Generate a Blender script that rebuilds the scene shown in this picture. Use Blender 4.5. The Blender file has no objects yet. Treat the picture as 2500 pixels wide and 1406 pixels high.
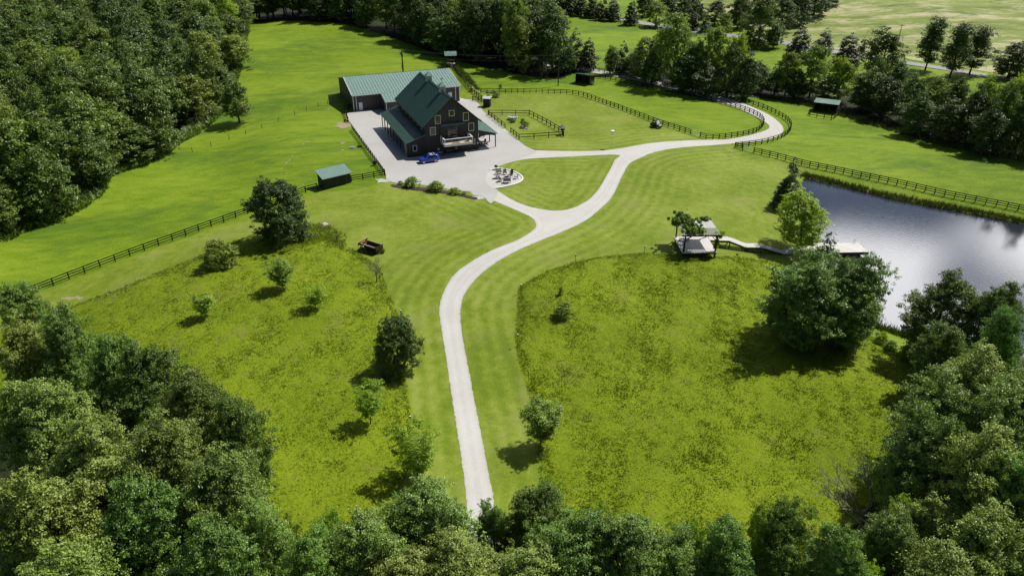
import bpy, math, random
import numpy as np
from mathutils.geometry import delaunay_2d_cdt
from mathutils import Vector, Matrix

random.seed(7)
RNG = np.random.default_rng(7)
R = math.radians
scene = bpy.context.scene
col = scene.collection

# ------------------------------------------------------------------ camera, sky, sun, exposure
CAM_H, PITCH, FPX = 53.6, R(28.78), 1810.8          # metres, downward tilt, focal length in photo pixels (2500 wide)
cam_data = bpy.data.cameras.new('camera')
cam_data.sensor_width = 36
cam_data.lens = FPX / 2500 * 36
cam_data.clip_start, cam_data.clip_end = 0.5, 6000
cam = bpy.data.objects.new('camera', cam_data)
cam.location = (0, 0, CAM_H)
cam.rotation_euler = (R(90) - PITCH, 0, 0)
col.objects.link(cam)
scene.camera = cam

CLOUD_W = 4.3
SUN_EL, SUN_AZ = R(54), R(36)                       # azimuth of the sun measured from +x towards +y
world = bpy.data.worlds.new('World')
scene.world = world
world.use_nodes = True
nt = world.node_tree
nt.nodes.clear()
def N(nt, t, **kw):
    n = nt.nodes.new(t)
    for k, v in kw.items():
        setattr(n, k, v)
    return n
w_out = N(nt, 'ShaderNodeOutputWorld')
w_bg = N(nt, 'ShaderNodeBackground')
w_bg.inputs['Strength'].default_value = 0.05
sky = N(nt, 'ShaderNodeTexSky')
sky.sky_type = 'NISHITA'
sky.sun_disc = False
sky.sun_elevation = SUN_EL
sky.sun_rotation = R(90) - SUN_AZ
sky.air_density, sky.dust_density, sky.ozone_density = 1.0, 0.6, 1.5
# broken cumulus: noise on a plane above the place
tc = N(nt, 'ShaderNodeTexCoord')
sep = N(nt, 'ShaderNodeSeparateXYZ')
nt.links.new(tc.outputs['Generated'], sep.inputs[0])
mx = N(nt, 'ShaderNodeMath', operation='MAXIMUM'); mx.inputs[1].default_value = 0.06
nt.links.new(sep.outputs['Z'], mx.inputs[0])
dx = N(nt, 'ShaderNodeMath', operation='DIVIDE'); dy = N(nt, 'ShaderNodeMath', operation='DIVIDE')
nt.links.new(sep.outputs['X'], dx.inputs[0]); nt.links.new(mx.outputs[0], dx.inputs[1])
nt.links.new(sep.outputs['Y'], dy.inputs[0]); nt.links.new(mx.outputs[0], dy.inputs[1])
cmb = N(nt, 'ShaderNodeCombineXYZ')
nt.links.new(dx.outputs[0], cmb.inputs[0]); nt.links.new(dy.outputs[0], cmb.inputs[1]); cmb.inputs[2].default_value = CLOUD_W
cn = N(nt, 'ShaderNodeTexNoise'); cn.inputs['Scale'].default_value = 1.4; cn.inputs['Detail'].default_value = 4; cn.inputs['Roughness'].default_value = 0.45
nt.links.new(cmb.outputs[0], cn.inputs['Vector'])
cr = N(nt, 'ShaderNodeValToRGB')
cr.color_ramp.elements[0].position, cr.color_ramp.elements[1].position = 0.465, 0.58
cr.color_ramp.elements[0].color, cr.color_ramp.elements[1].color = (0, 0, 0, 1), (1, 1, 1, 1)
nt.links.new(cn.outputs['Fac'], cr.inputs[0])
# unseen cloud shaped into one bank for pond reflection, omitted elsewhere to lower fill
cd = N(nt, 'ShaderNodeVectorMath', operation='DISTANCE'); nt.links.new(cmb.outputs[0], cd.inputs[0]); cd.inputs[1].default_value = (1.4, 2.3, CLOUD_W)
cm_ = N(nt, 'ShaderNodeMapRange', interpolation_type='SMOOTHSTEP'); cm_.inputs[1].default_value = 2.6; cm_.inputs[2].default_value = 1.3
nt.links.new(cd.outputs['Value'], cm_.inputs[0])
cx = N(nt, 'ShaderNodeMath', operation='MULTIPLY'); nt.links.new(cr.outputs[0], cx.inputs[0]); nt.links.new(cm_.outputs[0], cx.inputs[1])
wm = N(nt, 'ShaderNodeMix', data_type='RGBA')
nt.links.new(cx.outputs[0], wm.inputs[0]); nt.links.new(sky.outputs[0], wm.inputs[6]); wm.inputs[7].default_value = (66, 66, 67, 1)
nt.links.new(wm.outputs[2], w_bg.inputs['Color'])
nt.links.new(w_bg.outputs[0], w_out.inputs[0])

sun_data = bpy.data.lights.new('sun', 'SUN')
sun_data.energy = 5.0
sun_data.angle = R(0.5)
sun_data.color = (1.0, 0.955, 0.88)
sun = bpy.data.objects.new('sun', sun_data)
SUN_DIR = Vector((math.cos(SUN_EL)*math.cos(SUN_AZ), math.cos(SUN_EL)*math.sin(SUN_AZ), math.sin(SUN_EL)))
sun.rotation_euler = SUN_DIR.to_track_quat('Z', 'Y').to_euler()
sun.location = (80, 60, 120)
col.objects.link(sun)

scene.view_settings.view_transform = 'Standard'
scene.view_settings.look = 'None'
scene.view_settings.gamma = 1
scene.view_settings.exposure = -0.03
scene.render.engine = 'CYCLES'
scene.cycles.max_bounces = 6
scene.cycles.diffuse_bounces = 1
scene.cycles.glossy_bounces = 2
scene.cycles.transmission_bounces = 3
scene.cycles.transparent_max_bounces = 4

# ------------------------------------------------------------------ object helpers
def tag(o, label=None, cat=None, group=None, kind=None):
    if label: o['label'] = label
    if cat: o['category'] = cat
    if group: o['group'] = group
    if kind: o['kind'] = kind
    return o

def thing(name, loc, rz=0, label=None, cat=None, group=None):
    o = bpy.data.objects.new(name, None)
    o.empty_display_size = 0.3
    col.objects.link(o)
    o.location = loc
    o.rotation_euler = (0, 0, rz)
    return tag(o, label, cat, group)

def link(name, me, parent=None, loc=None, rz=None):
    o = bpy.data.objects.new(name, me)
    col.objects.link(o)
    if parent: o.parent = parent
    if loc is not None: o.location = loc
    if rz is not None: o.rotation_euler = (0, 0, rz)
    return o

def np_mesh(name, V, F, mat=None, smooth=False):
    """V (n,3); F (m,k) equal-sized faces"""
    V = np.asarray(V, np.float32); F = np.asarray(F, np.int32)
    me = bpy.data.meshes.new(name)
    me.vertices.add(len(V)); me.vertices.foreach_set('co', V.ravel())
    k = F.shape[1]
    me.loops.add(F.size); me.loops.foreach_set('vertex_index', F.ravel())
    me.polygons.add(len(F))
    me.polygons.foreach_set('loop_start', np.arange(0, F.size, k, dtype=np.int32))
    me.polygons.foreach_set('loop_total', np.full(len(F), k, np.int32))
    me.polygons.foreach_set('use_smooth', np.full(len(F), smooth))
    me.update(calc_edges=True)
    if mat: me.materials.append(mat)
    return me

def point_attr(me, name, vals):
    a = me.attributes.new(name, 'FLOAT', 'POINT')
    a.data.foreach_set('value', np.asarray(vals, np.float32))

class MB:
    """collects simple solids in local coordinates into one mesh"""
    def __init__(s): s.v = []; s.f = []
    def add(s, vs, fs):
        b = len(s.v); s.v += [tuple(p) for p in vs]; s.f += [tuple(b+i for i in f) for f in fs]
        return s
    def box(s, x0, x1, y0, y1, z0, z1):
        return s.add([(x0,y0,z0),(x1,y0,z0),(x1,y1,z0),(x0,y1,z0),(x0,y0,z1),(x1,y0,z1),(x1,y1,z1),(x0,y1,z1)],
                     [(0,3,2,1),(4,5,6,7),(0,1,5,4),(1,2,6,5),(2,3,7,6),(3,0,4,7)])
    def beam(s, a, b, w, h, up=(0,0,1)):
        a, b = Vector(a), Vector(b); d = (b-a).normalized(); up = Vector(up)
        sd = d.cross(up)
        if sd.length < 1e-4: sd = d.cross(Vector((1,0,0)))
        sd.normalize(); u = sd.cross(d); sd = sd*w/2; u = u*h/2
        return s.add([a-sd-u,a+sd-u,a+sd+u,a-sd+u,b-sd-u,b+sd-u,b+sd+u,b-sd+u],
                     [(0,3,2,1),(4,5,6,7),(0,1,5,4),(1,2,6,5),(2,3,7,6),(3,0,4,7)])
    def cone(s, a, b, r0, r1, n=8, caps=True):
        a, b = Vector(a), Vector(b); d = (b-a).normalized()
        t = Vector((1,0,0)) if abs(d.x) < .8 else Vector((0,1,0))
        u = d.cross(t).normalized(); w = d.cross(u)
        vs = []
        for p, r in ((a, r0), (b, r1)):
            for i in range(n):
                q = 2*math.pi*i/n
                vs.append(p + u*math.cos(q)*r + w*math.sin(q)*r)
        fs = [(i, (i+1) % n, n+(i+1) % n, n+i) for i in range(n)]
        if caps: fs += [tuple(range(n-1, -1, -1)), tuple(range(n, 2*n))]
        return s.add(vs, fs)
    def tube(s, pts, rs, n=6):
        for i in range(len(pts)-1):
            s.cone(pts[i], pts[i+1], rs[i], rs[i+1], n, caps=(i == len(pts)-2 or i == 0))
        return s
    def prism(s, poly, y0, y1):
        """poly: list of (x,z), extruded along y"""
        n = len(poly)
        vs = [(x, y0, z) for x, z in poly] + [(x, y1, z) for x, z in poly]
        fs = [tuple(range(n)), tuple(range(2*n-1, n-1, -1))] + [(i, n+i, n+(i+1) % n, (i+1) % n) for i in range(n)]
        return s.add(vs, fs)
    def hexa(s, top, drop):
        """top: four points, thickness downward"""
        vs = [Vector(p) for p in top]; vs += [p - Vector((0,0,drop)) for p in vs]
        return s.add(vs, [(0,1,2,3),(7,6,5,4),(0,4,5,1),(1,5,6,2),(2,6,7,3),(3,7,4,0)])
    def sphere(s, c, r, n=10, m=6, sq=(1,1,1)):
        vs = [(c[0], c[1], c[2]-r*sq[2])]
        for j in range(1, m):
            t = math.pi*j/m
            for i in range(n):
                q = 2*math.pi*i/n
                vs.append((c[0]+r*sq[0]*math.sin(t)*math.cos(q), c[1]+r*sq[1]*math.sin(t)*math.sin(q), c[2]-r*sq[2]*math.cos(t)))
        vs.append((c[0], c[1], c[2]+r*sq[2]))
        fs = [(0, 1+(i+1) % n, 1+i) for i in range(n)]
        for j in range(m-2):
            for i in range(n):
                a = 1+j*n
                fs.append((a+i, a+(i+1) % n, a+n+(i+1) % n, a+n+i))
        k = len(vs)-1; a = 1+(m-2)*n
        fs += [(a+i, a+(i+1) % n, k) for i in range(n)]
        return s.add(vs, fs)
    def mesh(s, name, mat, smooth=False):
        me = bpy.data.meshes.new(name)
        me.from_pydata(s.v, [], s.f)
        me.materials.append(mat)
        if smooth: me.polygons.foreach_set('use_smooth', [True]*len(me.polygons))
        me.update()
        return me
    def build(s, name, mat, parent=None, loc=None, rz=None, smooth=False, bevel=0):
        o = link(name, s.mesh(name, mat, smooth), parent, loc, rz)
        if bevel:
            m = o.modifiers.new('bevel', 'BEVEL'); m.width = bevel; m.segments = 2; m.limit_method = 'ANGLE'
        return o

# ------------------------------------------------------------------ materials
def new_mat(name):
    m = bpy.data.materials.new(name); m.use_nodes = True
    b = m.node_tree.nodes['Principled BSDF']
    return m, m.node_tree, b

def plain(name, c, rough=0.7, metal=0.0, var=0.12, scale=3.0, spec=0.4, bump=0.0, bscale=20):
    """paint, wood, metal: base colour with mottling of its own"""
    m, nt, b = new_mat(name)
    b.inputs['Roughness'].default_value = rough
    b.inputs['Metallic'].default_value = metal
    b.inputs['Specular IOR Level'].default_value = spec
    tc = N(nt, 'ShaderNodeTexCoord'); no = N(nt, 'ShaderNodeTexNoise')
    no.inputs['Scale'].default_value = scale; no.inputs['Detail'].default_value = 5
    nt.links.new(tc.outputs['Object'], no.inputs['Vector'])
    r = N(nt, 'ShaderNodeValToRGB')
    r.color_ramp.elements[0].position, r.color_ramp.elements[1].position = .3, .7
    r.color_ramp.elements[0].color = tuple(x*(1-var) for x in c) + (1,)
    r.color_ramp.elements[1].color = tuple(min(1, x*(1+var)) for x in c) + (1,)
    nt.links.new(no.outputs['Fac'], r.inputs[0]); nt.links.new(r.outputs[0], b.inputs['Base Color'])
    if bump:
        n2 = N(nt, 'ShaderNodeTexNoise'); n2.inputs['Scale'].default_value = bscale
        nt.links.new(tc.outputs['Object'], n2.inputs['Vector'])
        bp = N(nt, 'ShaderNodeBump'); bp.inputs['Strength'].default_value = bump; bp.inputs['Distance'].default_value = .05
        nt.links.new(n2.outputs['Fac'], bp.inputs['Height']); nt.links.new(bp.outputs[0], b.inputs['Normal'])
    return m

def board_wall(name, c, period=0.3, var=.25, axis='X'):
    """vertical boards / ribs: wave along the wall"""
    m, nt, b = new_mat(name)
    b.inputs['Roughness'].default_value = .7
    tc = N(nt, 'ShaderNodeTexCoord')
    sp = N(nt, 'ShaderNodeSeparateXYZ'); nt.links.new(tc.outputs['Object'], sp.inputs[0])
    ad = N(nt, 'ShaderNodeMath', operation='ADD'); nt.links.new(sp.outputs['X'], ad.inputs[0]); nt.links.new(sp.outputs['Y'], ad.inputs[1])
    ml = N(nt, 'ShaderNodeMath', operation='MULTIPLY'); ml.inputs[1].default_value = 1/period; nt.links.new(ad.outputs[0], ml.inputs[0])
    fl = N(nt, 'ShaderNodeMath', operation='FLOOR'); nt.links.new(ml.outputs[0], fl.inputs[0])
    fr = N(nt, 'ShaderNodeMath', operation='FRACT'); nt.links.new(ml.outputs[0], fr.inputs[0])
    wn = N(nt, 'ShaderNodeTexWhiteNoise', noise_dimensions='1D'); nt.links.new(fl.outputs[0], wn.inputs['W'])
    mr = N(nt, 'ShaderNodeMapRange'); mr.inputs['To Min'].default_value = 1-var; mr.inputs['To Max'].default_value = 1+var
    nt.links.new(wn.outputs['Value'], mr.inputs[0])
    gap = N(nt, 'ShaderNodeMath', operation='GREATER_THAN'); gap.inputs[1].default_value = .1; nt.links.new(fr.outputs[0], gap.inputs[0])
    hs = N(nt, 'ShaderNodeMix', data_type='RGBA', blend_type='MULTIPLY'); hs.inputs[0].default_value = 1
    hs.inputs[6].default_value = c + (1,); nt.links.new(mr.outputs[0], hs.inputs[7])
    nt.links.new(hs.outputs[2], b.inputs['Base Color'])
    bp = N(nt, 'ShaderNodeBump'); bp.inputs['Strength'].default_value = .5; bp.inputs['Distance'].default_value = .02
    nt.links.new(gap.outputs[0], bp.inputs['Height']); nt.links.new(bp.outputs[0], b.inputs['Normal'])
    return m

def grass_mat(name, cols, big=.06, mid=.45, fine=3.0, bump=.35, stripes=None, bdist=.12, straw=None, stretch=None, patch=None):
    """cols = (dark, mean, light) blade colours; world-space mottling"""
    m, nt, b = new_mat(name)
    b.inputs['Roughness'].default_value = .85
    b.inputs['Specular IOR Level'].default_value = .15
    ge = N(nt, 'ShaderNodeNewGeometry'); pos = ge.outputs['Position']
    if stretch:
        mp = N(nt, 'ShaderNodeMapping'); mp.inputs['Rotation'].default_value = (0, 0, stretch[0]); mp.inputs['Scale'].default_value = (stretch[1], 1, 1)
        nt.links.new(pos, mp.inputs[0]); pos2 = mp.outputs[0]
    else: pos2 = pos
    def noise(sc, det=4, ro=.6, p=None, dist=0):
        n = N(nt, 'ShaderNodeTexNoise'); n.inputs['Scale'].default_value = sc; n.inputs['Detail'].default_value = det
        n.inputs['Roughness'].default_value = ro; n.inputs['Distortion'].default_value = dist; nt.links.new(p or pos, n.inputs['Vector']); return n.outputs['Fac']
    a, c, f = noise(big, 5, .65, pos2, .4), noise(mid, 5, .7, pos2), noise(fine, 4, .7)
    def comb(x, y, wx, wy):
        m1 = N(nt, 'ShaderNodeMath', operation='MULTIPLY'); m1.inputs[1].default_value = wx; nt.links.new(x, m1.inputs[0])
        m2 = N(nt, 'ShaderNodeMath', operation='MULTIPLY_ADD'); m2.inputs[1].default_value = wy; nt.links.new(y, m2.inputs[0]); nt.links.new(m1.outputs[0], m2.inputs[2]); return m2.outputs[0]
    s = comb(comb(a, c, .42, .30), f, 1.0, .28)
    if stripes:
        at = N(nt, 'ShaderNodeAttribute'); at.attribute_name = 'mow'
        wb = noise(.35, 2, .5)
        ad = comb(at.outputs['Fac'], wb, 2*math.pi/stripes[0], 2.2)
        sn = N(nt, 'ShaderNodeMath', operation='SINE'); nt.links.new(ad, sn.inputs[0])
        fd = N(nt, 'ShaderNodeMapRange'); fd.inputs[1].default_value = stripes[2]; fd.inputs[2].default_value = stripes[2]*.35; nt.links.new(at.outputs['Fac'], fd.inputs[0])
        sm = N(nt, 'ShaderNodeMath', operation='MULTIPLY'); nt.links.new(sn.outputs[0], sm.inputs[0]); nt.links.new(fd.outputs[0], sm.inputs[1])
        s = comb(s, sm.outputs[0], 1.0, stripes[1])
    r = N(nt, 'ShaderNodeValToRGB'); e = r.color_ramp.elements
    e[0].position, e[1].position = .41, .60
    e[0].color, e[1].color = cols[0] + (1,), cols[2] + (1,)
    q = e.new(.5); q.color = cols[1] + (1,)
    nt.links.new(s, r.inputs[0]); out = r.outputs[0]
    if straw:
        sr = N(nt, 'ShaderNodeValToRGB'); sr.color_ramp.elements[0].position, sr.color_ramp.elements[1].position = straw[1], straw[1]+.1
        sr.color_ramp.elements[0].color, sr.color_ramp.elements[1].color = (0,0,0,1), (straw[2],)*3 + (1,)
        nt.links.new(noise(straw[3], 6, .75, pos2), sr.inputs[0])
        mi = N(nt, 'ShaderNodeMix', data_type='RGBA'); nt.links.new(sr.outputs[0], mi.inputs[0]); nt.links.new(out, mi.inputs[6]); mi.inputs[7].default_value = straw[0] + (1,)
        out = mi.outputs[2]
    if patch:
        pr = N(nt, 'ShaderNodeValToRGB'); pr.color_ramp.elements[0].position, pr.color_ramp.elements[1].position = patch[1], patch[1]+.13
        pr.color_ramp.elements[0].color, pr.color_ramp.elements[1].color = (0,0,0,1), (patch[2],)*3 + (1,)
        nt.links.new(noise(patch[3], 9, .72, pos2, .6), pr.inputs[0])
        mi = N(nt, 'ShaderNodeMix', data_type='RGBA'); nt.links.new(pr.outputs[0], mi.inputs[0]); nt.links.new(out, mi.inputs[6]); mi.inputs[7].default_value = patch[0] + (1,)
        out = mi.outputs[2]
    nt.links.new(out, b.inputs['Base Color'])
    bp = N(nt, 'ShaderNodeBump'); bp.inputs['Strength'].default_value = bump; bp.inputs['Distance'].default_value = bdist
    nt.links.new(comb(c, f, .6, .6), bp.inputs['Height']); nt.links.new(bp.outputs[0], b.inputs['Normal'])
    return m

def leaf_mat(name, dark, light, trans=.25, hue=.04, val=.35):
    m, nt, b = new_mat(name)
    at = N(nt, 'ShaderNodeAttribute'); at.attribute_name = 'leaf'
    oi = N(nt, 'ShaderNodeObjectInfo')
    r = N(nt, 'ShaderNodeValToRGB'); r.color_ramp.elements[0].color = dark + (1,); r.color_ramp.elements[1].color = light + (1,)
    nt.links.new(at.outputs['Fac'], r.inputs[0])
    hv = N(nt, 'ShaderNodeHueSaturation')
    mh = N(nt, 'ShaderNodeMapRange'); mh.inputs[3].default_value = .5-hue; mh.inputs[4].default_value = .5+hue; nt.links.new(oi.outputs['Random'], mh.inputs[0])
    wn = N(nt, 'ShaderNodeTexWhiteNoise', noise_dimensions='1D'); nt.links.new(oi.outputs['Random'], wn.inputs['W'])
    mv = N(nt, 'ShaderNodeMapRange'); mv.inputs[3].default_value = 1-val; mv.inputs[4].default_value = 1+val; nt.links.new(wn.outputs['Value'], mv.inputs[0])
    nt.links.new(mh.outputs[0], hv.inputs['Hue']); nt.links.new(mv.outputs[0], hv.inputs['Value']); nt.links.new(r.outputs[0], hv.inputs['Color'])
    b.inputs['Roughness'].default_value = .42; b.inputs['Specular IOR Level'].default_value = .6
    nt.links.new(hv.outputs[0], b.inputs['Base Color'])
    tr = N(nt, 'ShaderNodeBsdfTranslucent'); nt.links.new(hv.outputs[0], tr.inputs['Color'])
    mi = N(nt, 'ShaderNodeMixShader'); mi.inputs[0].default_value = trans
    nt.links.new(b.outputs[0], mi.inputs[1]); nt.links.new(tr.outputs[0], mi.inputs[2])
    nt.links.new(mi.outputs[0], nt.nodes['Material Output'].inputs['Surface'])
    return m

def gravel_mat(name, c, warm, edge=.0):
    m, nt, b = new_mat(name)
    b.inputs['Roughness'].default_value = .95; b.inputs['Specular IOR Level'].default_value = .1
    ge = N(nt, 'ShaderNodeNewGeometry')
    def noise(sc, det=5, ro=.65):
        n = N(nt, 'ShaderNodeTexNoise'); n.inputs['Scale'].default_value = sc; n.inputs['Detail'].default_value = det; n.inputs['Roughness'].default_value = ro
        nt.links.new(ge.outputs['Position'], n.inputs['Vector']); return n.outputs['Fac']
    r = N(nt, 'ShaderNodeValToRGB'); r.color_ramp.elements[0].position, r.color_ramp.elements[1].position = .35, .65
    r.color_ramp.elements[0].color, r.color_ramp.elements[1].color = warm + (1,), c + (1,)
    nt.links.new(noise(.14, 6, .6), r.inputs[0])
    r2 = N(nt, 'ShaderNodeValToRGB'); r2.color_ramp.elements[0].position, r2.color_ramp.elements[1].position = .3, .62
    r2.color_ramp.elements[0].color, r2.color_ramp.elements[1].color = (.90,.895,.885,1), (1.02,1.02,1.02,1)
    nt.links.new(noise(6, 4, .7), r2.inputs[0])
    mm = N(nt, 'ShaderNodeMix', data_type='RGBA', blend_type='MULTIPLY'); mm.inputs[0].default_value = 1
    nt.links.new(r.outputs[0], mm.inputs[6]); nt.links.new(r2.outputs[0], mm.inputs[7])
    last = mm.outputs[2]
    if edge:      # two wheel tracks and a looser middle, by distance from the verge
        at = N(nt, 'ShaderNodeAttribute'); at.attribute_name = 'verge'
        ad = N(nt, 'ShaderNodeMath', operation='MULTIPLY_ADD'); nt.links.new(noise(.5, 3), ad.inputs[0]); ad.inputs[1].default_value = .35; nt.links.new(at.outputs['Fac'], ad.inputs[2])
        tr = N(nt, 'ShaderNodeValToRGB'); tr.color_ramp.interpolation = 'EASE'
        e = tr.color_ramp.elements; e[0].position, e[0].color = .0, (.70,.72,.62,1); e[1].position, e[1].color = .16, (.97,.96,.94,1)
        for p_, v_ in ((.30, (1.02,1.02,1.02,1)), (.42, (1.03,1.03,1.03,1)), (.58, (.965,.96,.94,1)), (.8, (1,1,1,1))):
            q = e.new(p_); q.color = v_
        dv = N(nt, 'ShaderNodeMath', operation='MULTIPLY'); dv.inputs[1].default_value = .42; nt.links.new(ad.outputs[0], dv.inputs[0])
        nt.links.new(dv.outputs[0], tr.inputs[0])
        m2 = N(nt, 'ShaderNodeMix', data_type='RGBA', blend_type='MULTIPLY'); m2.inputs[0].default_value = 1
        nt.links.new(last, m2.inputs[6]); nt.links.new(tr.outputs[0], m2.inputs[7]); last = m2.outputs[2]
    nt.links.new(last, b.inputs['Base Color'])
    bp = N(nt, 'ShaderNodeBump'); bp.inputs['Strength'].default_value = .3; bp.inputs['Distance'].default_value = .03
    nt.links.new(noise(9, 3, .7), bp.inputs['Height']); nt.links.new(bp.outputs[0], b.inputs['Normal'])
    return m

M = {}
M['pasture'] = grass_mat('pasture_grass', ((.092,.162,.005),(.152,.234,.009),(.214,.290,.020)), .045, .5, 2.6, .6, stretch=(.5, .45), patch=((.055,.125,.012), .50, .8, .05))
M['lawn'] = grass_mat('lawn_grass', ((.112,.170,.008),(.166,.226,.018),(.238,.284,.052)), .07, .7, 4, .3, patch=((.20,.22,.06), .52, .55, .11), stripes=(2.1, .034, 17), bdist=.06)
M['meadow'] = grass_mat('meadow_grass', ((.116,.170,.004),(.164,.226,.006),(.214,.276,.011)), .06, 1.6, 4.2, .9, bdist=.2, straw=((.19,.19,.04), .56, .6, .15))
M['hay'] = grass_mat('hay_grass', ((.15,.20,.035),(.22,.265,.065),(.31,.335,.13)), .05, .4, 1.5, .7, bdist=.4, straw=((.45,.42,.25), .50, .9, .10), stretch=(.3, .35), patch=((.09,.15,.02), .50, .85, .13))
M['verge'] = grass_mat('verge_grass', ((.10,.19,.012),(.15,.26,.018),(.2,.31,.03)), .1, .6, 3, .4)
M['floor'] = grass_mat('woodland_floor', ((.012,.017,.006),(.020,.027,.008),(.035,.042,.013)), .2, .8, 3, .5)  # leaf litter, its near-black colour also carrying the shade under the trees
M['gravel'] = gravel_mat('gravel_pale', (.49,.485,.465), (.43,.42,.39))
M['drive'] = gravel_mat('gravel_drive', (.53,.525,.505), (.49,.48,.455), 1)
M['yard'] = gravel_mat('yard_stone_dust', (.46,.457,.445), (.42,.413,.395))
M['asphalt'] = gravel_mat('asphalt_weathered', (.34,.34,.35), (.29,.29,.30))
M['dirt'] = gravel_mat('bare_dirt', (.38,.32,.22), (.30,.25,.16))
M['mulch'] = plain('mulch', (.05,.035,.03), .95, scale=6, var=.4)
M['leaf_oak'] = leaf_mat('leaves_oak', (.042,.088,.009), (.25,.37,.044), .27, .009, .18)
M['leaf_dark'] = leaf_mat('leaves_dark', (.028,.060,.008), (.165,.265,.036), .25, .012, .2)
M['leaf_near'] = leaf_mat('leaves_near', (.070,.145,.018), (.40,.58,.110), .26, .014, .18)
M['leaf_near2'] = leaf_mat('leaves_near_deep', (.055,.12,.015), (.33,.52,.085), .26, .012, .15)
M['leaf_near3'] = leaf_mat('leaves_near_olive', (.08,.135,.014), (.43,.56,.100), .26, .012, .15)
M['leaf_bright'] = leaf_mat('leaves_bright', (.13,.24,.008), (.52,.70,.030), .42, .012, .12)
M['leaf_syc'] = leaf_mat('leaves_sycamore', (.09,.16,.014), (.42,.54,.080), .36, .012, .15)
M['leaf_cedar'] = leaf_mat('needles_cedar', (.03,.055,.014), (.12,.17,.045), .08, .02, .2)
M['leaf_bush'] = leaf_mat('leaves_bush', (.065,.14,.010), (.42,.62,.055), .32, .014, .2)
M['leaf_reed'] = leaf_mat('reeds', (.045,.065,.010), (.16,.21,.030), .2, .02, .1)
M['leaf_tuft'] = leaf_mat('grass_tufts', (.12,.19,.005), (.275,.37,.018), .5, .0, .0)
M['bark'] = plain('bark', (.11,.09,.07), .9, scale=4, var=.35)
M['deadwood'] = plain('dead_wood', (.22,.20,.18), .9, scale=4, var=.3)
M['black_fence'] = plain('black_fence_paint', (.018,.020,.018), .8, var=.4, scale=5, spec=.2)
M['barn_wall'] = board_wall('barn_siding_charcoal', (.029,.028,.028), .28, .3)
M['metal_wall'] = board_wall('metal_siding_brown', (.075,.066,.070), .3, .1)
M['shed_wall'] = board_wall('shed_boards_black', (.020,.020,.021), .22, .5)
M['roof'] = plain('roof_green_metal', (.040,.098,.076), .42, metal=.0, var=.08, scale=1.2, spec=.6)
M['roof_pale'] = plain('roof_green_metal_faded', (.17,.275,.235), .36, metal=.0, var=.08, scale=1.2, spec=.6)
M['white'] = plain('white_paint', (.78,.78,.77), .5, var=.04)
M['offwhite'] = plain('pale_trim', (.60,.60,.57), .6, var=.08)
M['glass'] = plain('window_glass', (.012,.014,.016), .08, var=.3, scale=.8, spec=.8)
M['deck'] = board_wall('weathered_deck', (.56,.54,.51), .14, .12)
M['balcony_deck'] = board_wall('balcony_boards', (.47,.40,.32), .14, .15)
M['darkwood'] = plain('dark_timber', (.035,.030,.028), .8, var=.3)
M['lumber'] = plain('weathered_lumber', (.30,.27,.24), .85, var=.25, scale=6)
M['rust'] = plain('rusty_iron', (.045,.026,.020), .85, var=.5, scale=4)
M['rust_orange'] = plain('orange_rust', (.20,.10,.05), .85, var=.4, scale=5)
M['carblue'] = plain('blue_car_paint', (.012,.05,.36), .22, var=.03, spec=.8)
M['carglass'] = plain('car_glass', (.01,.012,.02), .06, var=.1, spec=.9)
M['tyre'] = plain('tyre_rubber', (.015,.015,.015), .85, var=.2)
M['alloy'] = plain('alloy_rim', (.55,.55,.56), .3, metal=.7, var=.05)
M['lampglass'] = plain('headlamp_glass', (.75,.77,.8), .1, var=.04, spec=.9)
M['tail'] = plain('tail_lamp_red', (.35,.01,.01), .25, var=.1)
M['black'] = plain('black_plastic', (.015,.015,.017), .5, var=.2)
M['utvblue'] = plain('dark_navy_plastic', (.02,.02,.045), .4, var=.2)
M['silver'] = plain('pale_plastic_roof', (.62,.62,.68), .3, var=.05)
M['stone'] = plain('grey_stone', (.33,.32,.30), .9, var=.25, scale=3, bump=.5, bscale=6)
M['sandstone'] = plain('tan_rock', (.50,.42,.33), .9, var=.25, scale=2, bump=.6, bscale=5)
M['galv'] = plain('galvanised_steel', (.42,.45,.47), .4, metal=.4, var=.12)
M['pole'] = plain('pole_timber', (.06,.05,.04), .9, var=.3)
M['wire'] = plain('wire_dark', (.05,.05,.05), .6, var=.1)
M['red'] = plain('faded_red', (.45,.05,.04), .6, var=.15)
M['yellow'] = plain('toy_yellow', (.70,.45,.05), .6, var=.1)
M['orange'] = plain('terracotta_orange', (.62,.20,.08), .6, var=.15)
M['skin'] = plain('skin', (.45,.28,.20), .6, var=.05)
M['hair'] = plain('hair', (.05,.03,.02), .7, var=.2)
M['cloth_red'] = plain('red_shirt', (.35,.05,.06), .9, var=.1)
M['cloth_dark'] = plain('dark_trousers', (.02,.02,.03), .9, var=.1)
M['grey_wood'] = plain('grey_chair_wood', (.17,.16,.16), .8, var=.2)
M['brownmat'] = plain('brown_mat', (.16,.08,.06), .9, var=.2)
M['pinktop'] = plain('rosy_table_top', (.42,.27,.24), .7, var=.1)
M['cloth_grey'] = plain('weathered_pale_wood', (.42,.42,.42), .8, var=.1)
M['ash'] = plain('ash', (.06,.05,.05), .95, var=.3)

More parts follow.
